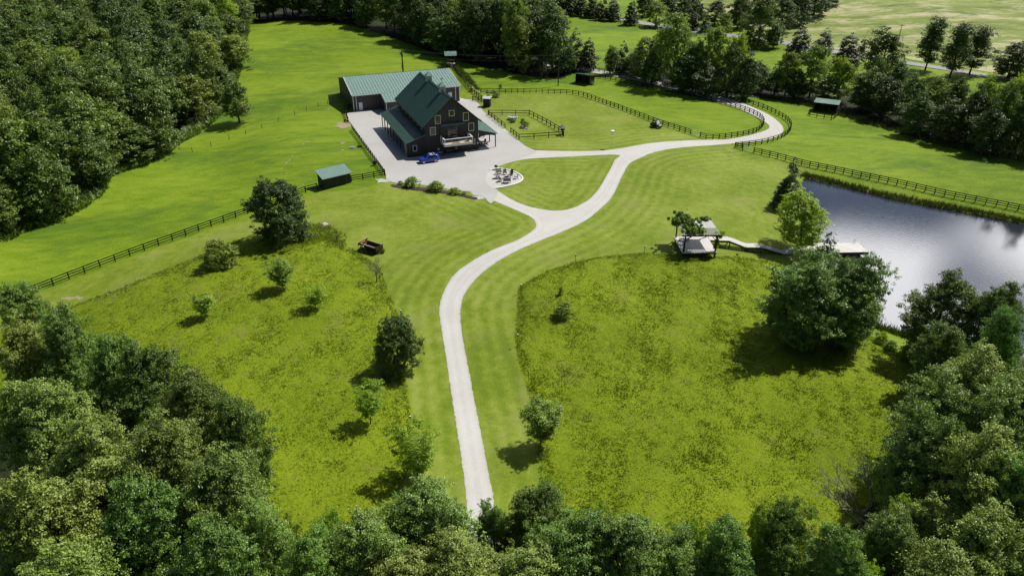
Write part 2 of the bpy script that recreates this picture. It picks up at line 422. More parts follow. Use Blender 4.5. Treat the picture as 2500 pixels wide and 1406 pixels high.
m, nt, b = new_mat('pond_water')
b.inputs['Base Color'].default_value = (.022,.026,.040,1)
b.inputs['Roughness'].default_value = .05
b.inputs['IOR'].default_value = 1.9
b.inputs['Specular IOR Level'].default_value = .85
ge = N(nt, 'ShaderNodeNewGeometry')
n1 = N(nt, 'ShaderNodeTexNoise'); n1.inputs['Scale'].default_value = 2.2; n1.inputs['Detail'].default_value = 5; n1.inputs['Roughness'].default_value = .65
nt.links.new(ge.outputs['Position'], n1.inputs['Vector'])
bp = N(nt, 'ShaderNodeBump'); bp.inputs['Strength'].default_value = .12; bp.inputs['Distance'].default_value = .05
nt.links.new(n1.outputs['Fac'], bp.inputs['Height']); nt.links.new(bp.outputs[0], b.inputs['Normal'])
M['water'] = m

# ------------------------------------------------------------------ terrain
WATER_Z = -3.2
cP, sP = math.cos(PITCH), math.sin(PITCH)
def rays(px):
    px = np.atleast_2d(np.asarray(px, float))
    a = (px[:,0]-1250)/FPX; b = -(px[:,1]-703)/FPX
    return np.stack([a, cP + b*sP, -sP + b*cP], 1)
def on_plane(px, z):
    d = rays(px); t = (z-CAM_H)/d[:,2]
    return d[:,:2]*t[:,None]

def smooth(e0, e1, x):
    t = np.clip((x-e0)/(e1-e0), 0, 1); return t*t*(3-2*t)
def inpoly(pts, poly):
    x, y = pts[:,0], pts[:,1]; ins = np.zeros(len(pts), bool); n = len(poly); j = n-1
    for i in range(n):
        xi, yi = poly[i]; xj, yj = poly[j]
        if yi != yj:
            ins ^= ((yi > y) != (yj > y)) & (x < (xj-xi)*(y-yi)/(yj-yi)+xi)
        j = i
    return ins
def dist_poly(pts, poly, closed=True):
    best = np.full(len(pts), 1e9); n = len(poly)
    for i in range(n if closed else n-1):
        a = poly[i]; ab = poly[(i+1) % n]-a; L2 = max(1e-9, ab@ab)
        t = np.clip(((pts-a)@ab)/L2, 0, 1)
        best = np.minimum(best, np.hypot(*(pts-a-t[:,None]*ab).T))
    return best

POND_PX = [(1957,434),(2050,455),(2170,485),(2300,510),(2400,528),(2500,549),(2640,590),(2760,660),(2740,760),(2640,880),(2500,930),(2380,880),(2300,850),(2255,832),
           (2200,818),(2135,796),(2075,740),(2010,670),(1978,600),(1966,500)]
POND = on_plane(POND_PX, WATER_Z)

def natural(x, y):
    h = np.zeros_like(x)
    g = lambda cx, cy, sx, sy, a: a*np.exp(-((x-cx)/sx)**2-((y-cy)/sy)**2)
    h += -3.5*smooth(-34, -85, x)*smooth(330, 200, y)         # the left pasture falls to the woods
    h += g(-75, 305, 45, 60, 5.0)                             # knoll behind the metal building
    h += -2.5*smooth(0, 90, x)*smooth(120, 200, y)*smooth(420, 260, y)   # creek bottom to the right
    h += 16*smooth(270, 520, y)*smooth(40, 200, x)            # hay field rising beyond the road
    h += g(20, 70, 30, 26, -.8) + g(-35, 75, 26, 22, -.9)
    h += .45*np.sin(x*.055+1)*np.cos(y*.047) + .25*np.sin(x*.11+y*.07)
    dd = np.hypot(x+10, y-170)
    return h*smooth(34, 62, dd)
_fine = lambda a, b, s: np.arange(a, b, s)
def stretch(a, s, end, k=1.06):
    out = []
    while (a < end if s > 0 else a > end):
        out.append(a); s *= k; a += s
    return out
GX = np.array(sorted(set(np.round(np.concatenate([_fine(-100, 100.1, 1.25), stretch(100, 1.25, 900), stretch(-100, -1.25, -900)]), 3))))
GY = np.array(sorted(set(np.round(np.concatenate([_fine(30, 200.1, 1.25), stretch(200, 1.25, 2400), stretch(30, -1.25, -300)]), 3))))
gxx, gyy = np.meshgrid(GX, GY)
gp = np.stack([gxx.ravel(), gyy.ravel()], 1)
Z = natural(gp[:,0], gp[:,1])
near = (np.abs(gp[:,0]-85) < 70) & (np.abs(gp[:,1]-120) < 70)
pd = np.full(len(gp), 99.); pd[near] = dist_poly(gp[near], POND)
ins = np.zeros(len(gp), bool); ins[near] = inpoly(gp[near], POND)
k = smooth(.0, 26, pd)
Zs = WATER_Z + .06 + np.minimum(pd*.12, 1.0)*1 + (Z-(WATER_Z+.9))*k
Z = np.where(pd < 60, np.where(ins, WATER_Z-.05-np.minimum(pd*.35, 2), np.where(pd < 26, np.minimum(Zs, np.maximum(Z, WATER_Z+.3)), Z)), Z)
ZG = Z.reshape(gxx.shape)

def gz(x, y):
    x = np.asarray(x, float); y = np.asarray(y, float)
    i = np.clip(np.searchsorted(GX, x)-1, 0, len(GX)-2); j = np.clip(np.searchsorted(GY, y)-1, 0, len(GY)-2)
    u = (x-GX[i])/(GX[i+1]-GX[i]); v = (y-GY[j])/(GY[j+1]-GY[j])
    return (ZG[j,i]*(1-u)+ZG[j,i+1]*u)*(1-v)+(ZG[j+1,i]*(1-u)+ZG[j+1,i+1]*u)*v
def ground(px):
    """photo pixels -> places on the terrain (n,2)"""
    d = rays(px); z = np.zeros(len(d))
    for _ in range(30):
        t = (z-CAM_H)/d[:,2]; p = d[:,:2]*t[:,None]
        z = z*.5 + gz(p[:,0], p[:,1])*.5
    return p
def G(px, py):
    p = ground([(px, py)])[0]
    return float(p[0]), float(p[1]), float(gz(p[0], p[1]))
def project(P):
    X, Y, Zz = P[0], P[1], P[2]-CAM_H
    d = Y*cP-Zz*sP; u = Y*sP+Zz*cP
    return 1250+FPX*X/d, 703-FPX*u/d
def height_to(p, top):
    """height of an upright thing standing at p whose tip shows at image row top"""
    lo, hi = 0., 45.
    for _ in range(40):
        m = (lo+hi)/2
        if project((p[0], p[1], p[2]+m))[1] > top: lo = m
        else: hi = m
    return lo
def px_per_m(p):
    d = p[1]*cP-(p[2]-CAM_H)*sP
    return FPX/d

nx, ny = len(GX), len(GY)
idx = np.arange(nx*ny).reshape(ny, nx)
F = np.stack([idx[:-1,:-1].ravel(), idx[:-1,1:].ravel(), idx[1:,1:].ravel(), idx[1:,:-1].ravel()], 1)
o = link('ground', np_mesh('ground', np.stack([gp[:,0], gp[:,1], Z], 1), F, M['pasture'], True))
tag(o, 'bright green grazed pasture rolling around the farm', kind='structure')

def resample(P, step, closed=True):
    """Catmull-Rom through P, then equal steps"""
    P = np.asarray(P, float); n = len(P); out = []
    rng = range(n) if closed else range(n-1)
    for i in rng:
        if closed: p0, p1, p2, p3 = P[i-1], P[i], P[(i+1) % n], P[(i+2) % n]
        else: p0, p1, p2, p3 = P[max(i-1,0)], P[i], P[i+1], P[min(i+2,n-1)]
        L = np.hypot(*(p2-p1)); m = max(1, int(L/step))
        for k in range(m):
            t = k/m
            out.append(.5*((2*p1)+(-p0+p2)*t+(2*p0-5*p1+4*p2-p3)*t*t+(-p0+3*p1-3*p2+p3)*t**3))
    if not closed: out.append(P[-1])
    return np.array(out)

def sheet(name, outer, mat, holes=(), step=1.0, off=.05, jitter=.0, kind='structure', label=None, bulge=None, attr=None, straight=False):
    """drape a polygon (world xy) on the terrain"""
    rings = [resample(outer, step*.55) if not straight else np.asarray(outer, float)] + [resample(h, step*.55) for h in holes]
    rg = np.random.default_rng(len(name)+int(abs(outer[0][0])))
    if jitter:
        for r in rings:
            r += rg.normal(0, jitter, r.shape)
    lo, hi = rings[0].min(0), rings[0].max(0)
    xs, ys = np.arange(lo[0], hi[0], step), np.arange(lo[1], hi[1], step)
    q = np.stack(np.meshgrid(xs, ys), -1).reshape(-1, 2)
    q = q + rg.uniform(-.2, .2, q.shape)*step
    keep = inpoly(q, rings[0])
    for r in rings[1:]: keep &= ~inpoly(q, r)
    q = q[keep]
    dd = np.min([dist_poly(q, r) for r in rings], 0); q = q[dd > step*.35]
    pts, edges = [], []
    for r in rings:
        b = len(pts); pts += [tuple(p) for p in r]; edges += [(b+i, b+(i+1) % len(r)) for i in range(len(r))]
    nb = len(pts); pts += [tuple(p) for p in q]
    vs, _, fs, *_ = delaunay_2d_cdt([Vector(p) for p in pts], edges, [], 0, 1e-4)
    V = np.array([(v.x, v.y) for v in vs]); Fa = np.array([f for f in fs if len(f) == 3])
    cen = V[Fa].mean(1); ok = inpoly(cen, rings[0])
    for r in rings[1:]: ok &= ~inpoly(cen, r)
    Fa = Fa[ok]
    z = gz(V[:,0], V[:,1]) + off
    if bulge is not None:
        de = np.min([dist_poly(V, r) for r in rings], 0)
        z = z + bulge(V, de)
    me = np_mesh(name, np.column_stack([V, z]), Fa, mat, True)
    if attr is not None: point_attr(me, attr[0], attr[1](V) if attr[1] != 'SELF' else np.min([dist_poly(V, r) for r in rings], 0))
    o = link(name, me)
    return tag(o, label, kind=kind)

PX = lambda pts: ground(pts)

# ------------------------------------------------------------------ driveways, yard, road
DRIVE_OUT = [(1138,1290),(1140,1240),(1128,1130),(1108,1000),(1090,880),(1076,790),(1073,750),(1085,710),(1110,670),(1150,640),(1200,612),(1260,588),(1297,566),(1309,550),
             (1297,532),(1260,514),(1215,495),(1180,480),(1150,470),(1160,420),(1230,366),(1300,368),(1400,370),(1470,368.5),(1514,363),(1585,351),(1656,345),(1730,342),(1774,341),
             (1834,330),(1869,319),(1878,309),(1866,298),(1838,283),(1804,266),(1745,247),(1700,234),(1656,222),(1600,209),(1530,193),(1440,177),(1365,166),(1330,160),
             (1330,153),(1370,157),(1450,170),(1540,186),(1610,200),(1680,215),(1745,232),(1810,252),(1850,268),(1885,286),(1908,306),(1912,322),(1895,336),(1855,345),(1792,351),
             (1745,355),(1656,362),(1597,373),(1567,385),(1538,400),(1522,425),(1510,450),(1494,482),(1462,514),(1425,542),(1370,568),(1300,596),(1230,630),(1180,665),(1143,705),
             (1126,745),(1126,800),(1140,880),(1155,960),(1175,1060),(1190,1140),(1204,1210),(1210,1290)]
DRIVE_W = PX(DRIVE_OUT)
TAIL = np.array([(0.2, 30), (-3.2, 30)])
ISLAND = [(1203,413),(1240,399),(1290,389),(1400,383),(1506,379),(1500,393),(1482,428),(1452,474),(1410,504),(1360,515),(1300,507),(1250,488),(1210,461),
          (1222,459),(1250,453),(1268,445),(1276,437),(1270,428),(1248,418),(1222,413)]
ISL_W = PX(ISLAND)
sheet('driveway', np.vstack([DRIVE_W, [(-.8, 44), (-1.5, 30), (-4.6, 30), (-4.0, 44)]]), M['drive'], [ISL_W], .5, .06, .035, attr=('verge', 'SELF'), label='pale gravel driveway with ragged grass edges')
YARD_PX = [(1200,497),(1180,482),(1150,470),(1125,467),(1100,464),(1060,456),(1000,450),(975,449),(945,440),(938,415),(900,368),(862,310),(846,283),(868,272),(950,262),(1060,215),(1118,238),(1135,243),(1156,246),
           (1171,257),(1180,273),(1198,287),(1232,315),(1263,342),(1287,360),(1310,372),(1280,385),(1240,396),(1204,411),(1185,440),(1205,462),(1216,470)]
sheet('gravel_yard', PX(YARD_PX), M['yard'], (), 1.2, .085, .03, label='smooth pale stone yard around the barn')
ROAD_PX = [(1290,10),(1380,24),(1470,40),(1560,56),(1640,70),(1720,80),(1800,90),(1900,103),(2000,121),(2140,144),(2300,168),(2415,187),(2560,210),(2800,250)]
rc = resample(PX(ROAD_PX), 6, False)
tn = np.gradient(rc, axis=0); tn /= np.hypot(*tn.T)[:,None]; nr = np.stack([-tn[:,1], tn[:,0]], 1)
sheet('road', np.vstack([rc+nr*2.9, (rc-nr*2.9)[::-1]]), M['asphalt'], (), 2.2, .14, label='grey country road beyond the tree line')

LAWN_PX = [(20,742),(300,640),(620,524),(760,477),(945,436),(1000,300),(1120,232),(1174,227),(1362,230),(1417,234.5),(1480,256),(1612,305),(1727,341),(1775,342),(1794,362),(1840,374.5),(1926,396),
           (1975,408),(1950,470),(1950,540),(1960,620),(1985,680),(2050,750),(2130,810),(2250,850),(2380,900),(2700,1200),(2500,1500),(1250,1700),(0,1500),(-300,1000),(-200,830)]
drv = resample(DRIVE_W, 2.5); 
sheet('lawn', PX(LAWN_PX), M['lawn'], (), 1.7, .03, .05, attr=('mow', lambda V: dist_poly(V, drv)), label='mown lawn with mower stripes following the drive')
def hay(V, de): return 0*de
HAY_PX = [(1460,-6),(1600,-25),(1800,75),(1950,112),(2100,128),(2290,158),(2420,178),(2560,200),(2750,225)]
hp = PX(HAY_PX)
sheet('hay_field', np.vstack([hp, [(520, 330), (560, 620), (60, 640), (40, 460)]]), M['hay'], (), 7, .10, label='paler rough hay field beyond the road')

def bump_noise(V, s, seed):
    r = np.random.default_rng(seed); out = np.zeros(len(V))
    for i in range(10):
        a = r.uniform(0, 6.28); f = s*r.uniform(.5, 2); out += np.sin((V[:,0]*math.cos(a)+V[:,1]*math.sin(a))*f+r.uniform(0, 6.28))
    return out/10
def tall(V, de): return .16*smooth(0, 1.6, de) + (bump_noise(V, 2.6, 3)*.10+bump_noise(V, .5, 4)*.10)*smooth(0, 1, de)
MEAD_R = [(1266,700),(1262,760),(1258,820),(1265,880),(1285,940),(1300,1010),(1308,1080),(1322,1200),(1335,1500),(1800,1650),(2500,1700),(2700,1300),(2450,985),(2280,905),(2190,860),(2130,822),(2060,765),(1990,700),(1930,655),(1870,638),
          (1800,627),(1700,627),(1572,618),(1480,626),(1405,639),(1330,664)]
MEAD_L = [(170,748),(300,702),(450,640),(560,598),(640,562),(760,550),(805,562),(835,592),(885,622),(930,655),(946,700),(972,765),(986,850),(992,930),(1004,1010),(1008,1080),(1000,1160),(975,1260),(950,1400),(940,1600),(500,1700),(0,1600),(-260,1050),(-100,850)]
MRW, MLW = PX(MEAD_R), PX(MEAD_L)
sheet('meadow', MRW, M['meadow'], (), .75, .02, .22, bulge=tall, label='tall uncut meadow right of the drive')
sheet('meadow', MLW, M['meadow'], (), .75, .02, .25, bulge=tall, label='tall uncut meadow left of the drive')
def clump_px(x, y, rx, ry, n=14):
    return [(x+rx*math.cos(a)*random.uniform(.7, 1.15), y+ry*math.sin(a)*random.uniform(.7, 1.15)) for a in [2*math.pi*i/n for i in range(n)]]
for (x, y, rx, ry) in [(838,306,20,9),(175,728,30,4),(935,441,20,5),(1168,483,22,5),(690,412,3,2),(701,399,3,3),(708,392,2,3),(715,381,2,2),(742,352,3,2),(752,346,2,2),(835,350,5,2),(700,425,2,1.5),(803,270,1.5,5),(660,412,2,1)]:
    sheet('bare_patch', PX(clump_px(x, y, rx, ry)), M['dirt'] if x != 935 and x != 1168 else M['gravel'], (), .8, .05, .22, label='worn bare patch of dirt in the grass')
WOOD_L = np.vstack([PX([(-60,606),(0,588),(60,560),(150,530),(232,478),(262,430),(370,392),(430,350),(480,322),(540,270),(562,215),(585,140),(598,75),(610,58),(700,52),(770,54),(860,64),(1000,108),(1090,140),(1160,160),(1260,180),(1350,193),(1385,180),(1350,110),(1322,60),(1305,8)]),
                    [(10, 480), (-60, 700), (-420, 700), (-420, 110), (-130, 112)]])
sheet('forest_floor', WOOD_L, M['floor'], (), 4, .06, .3, label='leaf-littered floor under the woods with shade in its dark colour')
WOOD_M = PX([(1500,178),(1560,196),(1640,214),(1720,226),(1800,236),(1850,240),(1900,246),(1980,262),(2060,280),(2150,306),(2300,348),(2520,388),(2700,420),(2700,260),(2500,250),(2300,235),(2150,222),(2000,215),(1900,200),(1850,165),(1750,165),(1600,150)])
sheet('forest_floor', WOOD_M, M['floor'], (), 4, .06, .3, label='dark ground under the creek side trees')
WOOD_B = np.array([(-70, 28), (-62, 62), (-44, 66), (-33, 52), (-24, 42), (-8, 47), (8, 45), (26, 46), (38, 56), (46, 64), (54, 79), (62, 84), (70, 78), (72, 62), (64, 30)])
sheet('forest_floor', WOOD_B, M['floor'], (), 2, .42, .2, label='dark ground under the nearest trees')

# ------------------------------------------------------------------ pond
pc = resample(POND, 1.5)
ctr = pc.mean(0)
pe = ctr + (pc-ctr)*1.03
vs, _, fs, *_ = delaunay_2d_cdt([Vector(p) for p in pe], [(i, (i+1) % len(pe)) for i in range(len(pe))], [], 1, 1e-4)
me = bpy.data.meshes.new('pond_water'); me.from_pydata([(v.x, v.y, WATER_Z) for v in vs], [], fs); me.materials.append(M['water']); me.update()
tag(link('pond_water', me), 'still blue grey pond reflecting clouds', kind='structure')

# ------------------------------------------------------------------ trees
def rot_between(rg, n):
    v = rg.normal(size=(n, 3)); return v/np.linalg.norm(v, axis=1)[:,None]

def profile(shape, t):
    if shape == 'round': return np.sqrt(np.clip(1-(2*t-1)**2*.97, 0, 1))*(1.04-.2*t)
    if shape == 'dome':  return np.clip(np.sqrt(np.clip(1-t**2.4, 0, 1)), 0, 1)*smooth(-.35, .28, t)
    if shape == 'tall':  return np.sqrt(np.clip(1-(2*t-1)**2*.9, 0, 1))*(.85+.25*np.sin(t*7))
    if shape == 'cone':  return (1-t)**.75*smooth(-.25, .12, t)+.05
    if shape == 'airy':  return np.sqrt(np.clip(1-(1.7*t-.95)**2, 0, 1))*(.6+.5*t)
    if shape == 'dense': return np.clip(np.sqrt(np.clip(1-(1.55*t-.62)**2, 0, 1)), 0, 1)
    if shape == 'bush':  return np.sqrt(np.clip(1-t**2*.95, 0, 1))

def crown_mesh(name, seed, shape, n_clump, n_leaf, leaf, clump, mat, lobes=0):
    """crown of height 1 x radius 1: clumps of small leaves through the volume. leaf/clump in the same units (pre-scaled to metres via s)"""
    rg = np.random.default_rng(seed)
    Rm, Hm = CR[shape]
    t = rg.beta(1.15, 1.0, n_clump) if shape != 'cone' else rg.beta(1, 1.5, n_clump)
    az = np.arange(n_clump)*2.39996 + rg.uniform(-.5, .5, n_clump)
    k1, k2, p1, p2 = rg.integers(2, 4), rg.integers(4, 7), rg.uniform(0, 6.28), rg.uniform(0, 6.28)
    lob = 1+.17*np.sin(k1*az+p1+t*2)+.15*np.sin(k2*az+p2-t*5)
    rad = profile(shape, t)*lob*Rm*np.where(rg.random(n_clump) < .15, rg.uniform(1.0, 1.22, n_clump), rg.uniform(.3, 1.0, n_clump)**.55)
    if lobes:                                          # big limbs carry masses of foliage, with gaps between them
        ma = np.arange(lobes)*2.39996+rg.uniform(-.6, .6, lobes); mt = rg.uniform(.15, 1.0, lobes)
        da = np.abs((az[:,None]-ma+math.pi) % (2*math.pi)-math.pi)
        near_ = np.exp(-(da/.62)**2-((t[:,None]-mt)/.24)**2).max(1)
        rad = rad*(.66+.50*near_); t = t*(.86+.20*near_)
    C = np.stack([rad*np.cos(az), rad*np.sin(az), t*Hm], 1)
    if shape in ('tall', 'airy'):
        bend = rg.normal(0, .12, 2)*Rm
        C[:,0] += bend[0]*t*2; C[:,1] += bend[1]*t*2
    cs = clump*rg.uniform(.4, 1.55, n_clump)*(1 if shape != 'cone' else (1.15-.75*t))
    per = n_leaf*cs**2; per = np.maximum(12, (per/per.sum()*n_leaf)).astype(int)
    ci = np.repeat(np.arange(n_clump), per); n = len(ci)
    NS = 14                                            # sprays of leaves on each clump
    sd = rot_between(rg, n_clump*NS); sd[:,2] = np.where(sd[:,2] < -.25, -sd[:,2]*.7, sd[:,2])
    sr = rg.uniform(.25, 1.4, n_clump*NS)
    si = ci*NS + rg.integers(0, NS, n)
    d = sd[si] + rot_between(rg, n)*.35; d /= np.linalg.norm(d, axis=1)[:,None]
    P = C[ci] + sd[si]*(cs[ci]*sr[si])[:,None]*np.array([1, 1, .75]) + rg.normal(0, .17*clump, (n, 3))*np.array([1.15, 1.15, .7])
    if shape == 'cone': P[:,2] -= .25*np.hypot(P[:,0]-C[ci][:,0], P[:,1]-C[ci][:,1])
    nrm = d*.9 + rot_between(rg, n)*.85 + np.array([0, 0, .55])
    nrm /= np.linalg.norm(nrm, axis=1)[:,None]
    a = np.cross(nrm, rot_between(rg, n)); a /= np.linalg.norm(a, axis=1)[:,None]
    b = np.cross(nrm, a)
    L = leaf*rg.uniform(.6, 1.35, n)[:,None]; W = L*.62
    V = np.stack([P-a*L, P-b*W+nrm*L*.15, P+a*L, P+b*W+nrm*L*.15], 1).reshape(-1, 3)
    me = np_mesh(name, V, np.arange(4*n).reshape(-1, 4), mat)
    tone = rg.uniform(0, 1, n_clump)[ci]*.3 + rg.uniform(0, 1, n_clump*NS)[si]*.35 + rg.uniform(0, 1, n)*.35
    point_attr(me, 'leaf', np.repeat(tone, 4))
    return me, C

def trunk_mesh(name, seed, shape, C, mat, base=.32, limbs=9, low=None):
    rg = np.random.default_rng(seed+99)
    Rm, Hm = CR[shape]; z0 = ZB[shape]
    mb = MB()
    top = z0+Hm*.62
    pts = [(0, 0, -.6)]; rs = [base*1.35]
    x = y = 0.
    for i in range(1, 7):
        x += rg.normal(0, .06*Rm*.4); y += rg.normal(0, .06*Rm*.4)
        pts.append((x, y, top*i/6)); rs.append(base*(1.05-.85*i/6))
    mb.tube(pts, rs, 7)
    sel = rg.choice(len(C), min(limbs, len(C)), replace=False)
    for c in sel:
        P = C[c]+np.array([0, 0, z0]); k = rg.integers(2, 6)
        a = np.array(pts[k]); a[2] = min(a[2], P[2]-.3) if P[2] > 1 else a[2]
        m = (a+P)/2 + rg.normal(0, .08*Rm, 3)
        mb.tube([tuple(a), tuple(m), tuple(P)], [rs[k]*.6, rs[k]*.35, rs[k]*.1], 5)
    return mb.mesh(name, mat)

# real sizes of the prototype crowns: radius, crown height; and height of the crown's foot
CR = dict(dense=(4.6, 9.5), round=(4.6, 10.), dome=(4.8, 11.), tall=(3.0, 13.), cone=(2.6, 9.), airy=(3.2, 11.), bush=(1.6, 2.2))
ZB = dict(dense=.4, round=3.2, dome=2.6, tall=2.6, cone=.6, airy=4.0, bush=.05)
PROTO = {}
def proto(key, seed, shape, n_clump, n_leaf, leaf, clump, mat, base=.32, limbs=9, lobes=0):
    cm, C = crown_mesh('crown_'+key, seed, shape, n_clump, n_leaf, leaf, clump, M[mat], lobes)
    co = np.empty(len(cm.vertices)*3, np.float32); cm.vertices.foreach_get('co', co); co = co.reshape(-1, 3)
    ext = (float(np.percentile(np.hypot(co[:,0], co[:,1]), 97)), float(np.percentile(co[:,2], .5)), float(np.percentile(co[:,2], 99.8)))
    PROTO.setdefault(key, []).append((cm, trunk_mesh('trunk_'+key, seed, shape, C, M['bark'], base, limbs), shape, ext))
for s in range(4): proto('oak', 10+s, ['round', 'dome', 'dome', 'round'][s], 150, 20000, .175, 1.05, 'leaf_oak', lobes=6)
for s in range(2): proto('dark', 20+s, ['round', 'dome'][s], 150, 20000, .175, 1.05, 'leaf_dark', lobes=6)
for s in range(2): proto('sycamore', 30+s, 'dome', 120, 15000, .21, 1.15, 'leaf_syc')
for s in range(2): proto('bright', 40+s, ['dome', 'round'][s], 170, 28000, .14, .95, 'leaf_bright', lobes=6)
for s in range(2): proto('cedar', 50+s, 'cone', 110, 14000, .14, .75, 'leaf_cedar', .2, 5)
for s in range(2): proto('poplar', 60+s, 'tall', 190, 19000, .17, 1.1, 'leaf_oak', .22, 12)
for s in range(3): proto('near', 70+s, ['round', 'dome', 'dome'][s], 330, 95000, .095, .80, ['leaf_near','leaf_near2','leaf_near3'][s], .3, 22, 8)
proto('neardark', 75, 'dome', 330, 90000, .095, .80, 'leaf_oak', .3, 20, 7)
proto('neardark', 76, 'round', 330, 90000, .095, .80, 'leaf_near2', .3, 20, 7)
for s in range(3): proto('bush', 80+s, 'bush', 60, 12000, .062, .42, 'leaf_bush', .06, 8)
proto('brightbush', 85, 'bush', 60, 12000, .062, .42, 'leaf_bright', .06, 8)
for s in range(2): proto('young', 90+s, 'airy', 110, 17000, .15, 1.0, 'leaf_bush', .16, 16)
for s in range(2): proto('youngbright', 94+s, 'airy', 100, 12000, .15, .95, 'leaf_bright', .14, 18)
for s in range(2): proto('densetree', 97+s, 'dense', 230, 60000, .125, .9, 'leaf_dark', .3, 10)

TREES = []
def plant(key, loc, width, height, label=None, name='tree', cat='tree', group=None, foot=None, var=None):
    """tree of given overall width and height (m)"""
    cm, tm, shape, (er, e0, e1) = PROTO[key][random.randrange(len(PROTO[key])) if var is None else var % len(PROTO[key])]
    Rm, Hm = CR[shape]; z0 = ZB[shape]
    t = thing(name, loc, random.uniform(0, 6.28), label, cat, group)
    sxy = width/(2*er)
    if foot is None: foot = z0*height/(z0+Hm)
    sz = (height-foot)/(e1-e0)
    t.scale = (sxy, sxy*random.uniform(.94, 1.06), sz)
    tk = link('trunk', tm, t); tk.scale = (1, 1, (foot+.6*height)/sz/(z0+Hm*.62)*.95)
    c = link('crown', cm, t, (0, 0, foot/sz-e0))
    TREES.append((t, loc, width, height))
    return t
def plant_px(key, base, top, wpx, label, **kw):
    p = G(*base)
    s = px_per_m((p[0], p[1], p[2]+2))
    return plant(key, p, wpx/s, height_to(p, top), label, **kw)

# trees and shrubs that stand alone, as the photograph shows them
plant_px('densetree', (690,585), 443, 142, 'large round dark green tree on the plank fence below the little shed', name='round_tree', foot=.1)
plant_px('bush', (543,648), 586, 96, 'broad leafy bush tree just below the large round dark tree', name='bush_tree')
plant_px('young', (692,708), 634, 66, 'slender loose young tree with forked stem in the left meadow', name='young_tree', foot=1.0)
plant_px('young', (501,777), 722, 58, 'smallest round young tree, farthest left in the left meadow', name='young_tree', foot=1.0)
plant_px('youngbright', (771,755), 698, 62, 'yellow green young tree in the middle of the left meadow', name='young_tree', foot=.9)
plant_px('densetree', (975,905), 780, 122, 'dark thick bush tree at the edge of the left meadow beside the drive', name='bush_tree', foot=.5, var=1)
plant_px('youngbright', (905,1036), 938, 80, 'rounded bright green young tree between the dark bush tree and the near woods', name='young_tree', foot=1.4)
plant_px('youngbright', (1022,1160), 1035, 118, 'sparse yellow green sapling left of the drive near the picture bottom', name='young_tree', foot=.9, var=1)
plant_px('young', (1320,1088), 985, 100, 'dark green young tree standing right of the drive at the meadow edge', name='young_tree', foot=1.2)
plant_px('bush', (1376,774), 738, 54, 'low rounded shrub alone in the right meadow', name='shrub', cat='shrub')
plant_px('bush', (1369,722), 698, 14, 'thin dark weed bush above the low shrub in the right meadow', name='shrub', cat='shrub')
plant_px('oak', (585,300), 200, 92, 'single broad tree casting its shadow on the left pasture in front of the woods', name='broad_tree')
plant_px('cedar', (1920,508), 386, 72, 'dark upright evergreen at the top left corner of the pond', name='evergreen_tree', cat='evergreen')
plant_px('cedar', (1903,510), 440, 44, 'shorter dark evergreen leaning on the tall one beside the pond', name='evergreen_tree', cat='evergreen')
plant_px('bright', (1944,614), 466, 150, 'light green willow overhanging the pond above the walkway', name='willow_tree')
plant_px('cedar', (1985,735), 572, 130, 'grey green pine tree where the walkway meets the pond', name='pine_tree', cat='pine')
plant_px('neardark', (1945,842), 625, 190, 'tall dark tree on the left of the clump beside the pond', name='clump_tree', group='trees in the clump beside the pond', foot=.8, var=1)
plant_px('neardark', (2045,842), 626, 175, 'tall dark tree on the right of the clump beside the pond', name='clump_tree', group='trees in the clump beside the pond', foot=.5, var=1)
plant_px('dark', (1895,800), 660, 75, 'narrow tree on the meadow side of the clump beside the pond', name='clump_tree', group='trees in the clump beside the pond', foot=.6)
plant_px('sycamore', (2092,810), 690, 80, 'leafy tree leaning over the water from the pond clump', name='clump_tree', group='trees in the clump beside the pond', foot=.6)
plant_px('brightbush', (2218,880), 828, 62, 'yellow green bush on the near shore of the pond', name='shrub', cat='shrub')
plant_px('bush', (2172,855), 832, 34, 'small dark bush on the near shore of the pond', name='shrub', cat='shrub')
plant_px('brightbush', (2150,840), 812, 36, 'low light bush between the tree clump and the near pond shore', name='shrub', cat='shrub')
plant_px('bush', (1005,456), 430, 42, 'spiky bush at the edge of the stone yard, left of three', name='shrub', cat='shrub', group='bushes along the yard edge')
plant_px('bush', (1065,466), 441, 42, 'spiky bush at the edge of the stone yard, middle of three', name='shrub', cat='shrub', group='bushes along the yard edge')
plant_px('brightbush', (1110,474), 459, 34, 'low bush at the edge of the stone yard, right of three', name='shrub', cat='shrub', group='bushes along the yard edge')
plant_px('bush', (978,451), 442, 16, 'tiny bush left of the spiky bushes on the yard edge', name='shrub', cat='shrub')
plant_px('bush', (1133,476), 468, 12, 'tiny bush right of the bushes on the yard edge', name='shrub', cat='shrub')
plant_px('bush', (1211,238), 222, 22, 'round white-flecked bush inside the lane fence corner', name='shrub', cat='shrub')
plant_px('bush', (1192,243), 231, 14, 'small bush behind the little dark hut', name='shrub', cat='shrub')
plant_px('brightbush', (1222,216), 205, 11, 'small upright green bush behind the long lane fence', name='shrub', cat='shrub')
plant_px('bush', (1252,299), 288, 17, 'round bush by the stone trough in the small paddock', name='shrub', cat='shrub')
plant_px('bush', (1282,312), 295, 20, 'dark bush by the rock pile in the small paddock', name='shrub', cat='shrub')
plant_px('bush', (1276,300), 288, 12, 'little bush above the rock pile in the small paddock', name='shrub', cat='shrub')
plant_px('brightbush', (1446,208), 200, 11, 'pale little bush at the corner of the run-in shed by the curving drive', name='shrub', cat='shrub')
plant_px('bush', (1800,623), 618, 7, 'tiny dark weed on the lawn below the walkway', name='shrub', cat='shrub')

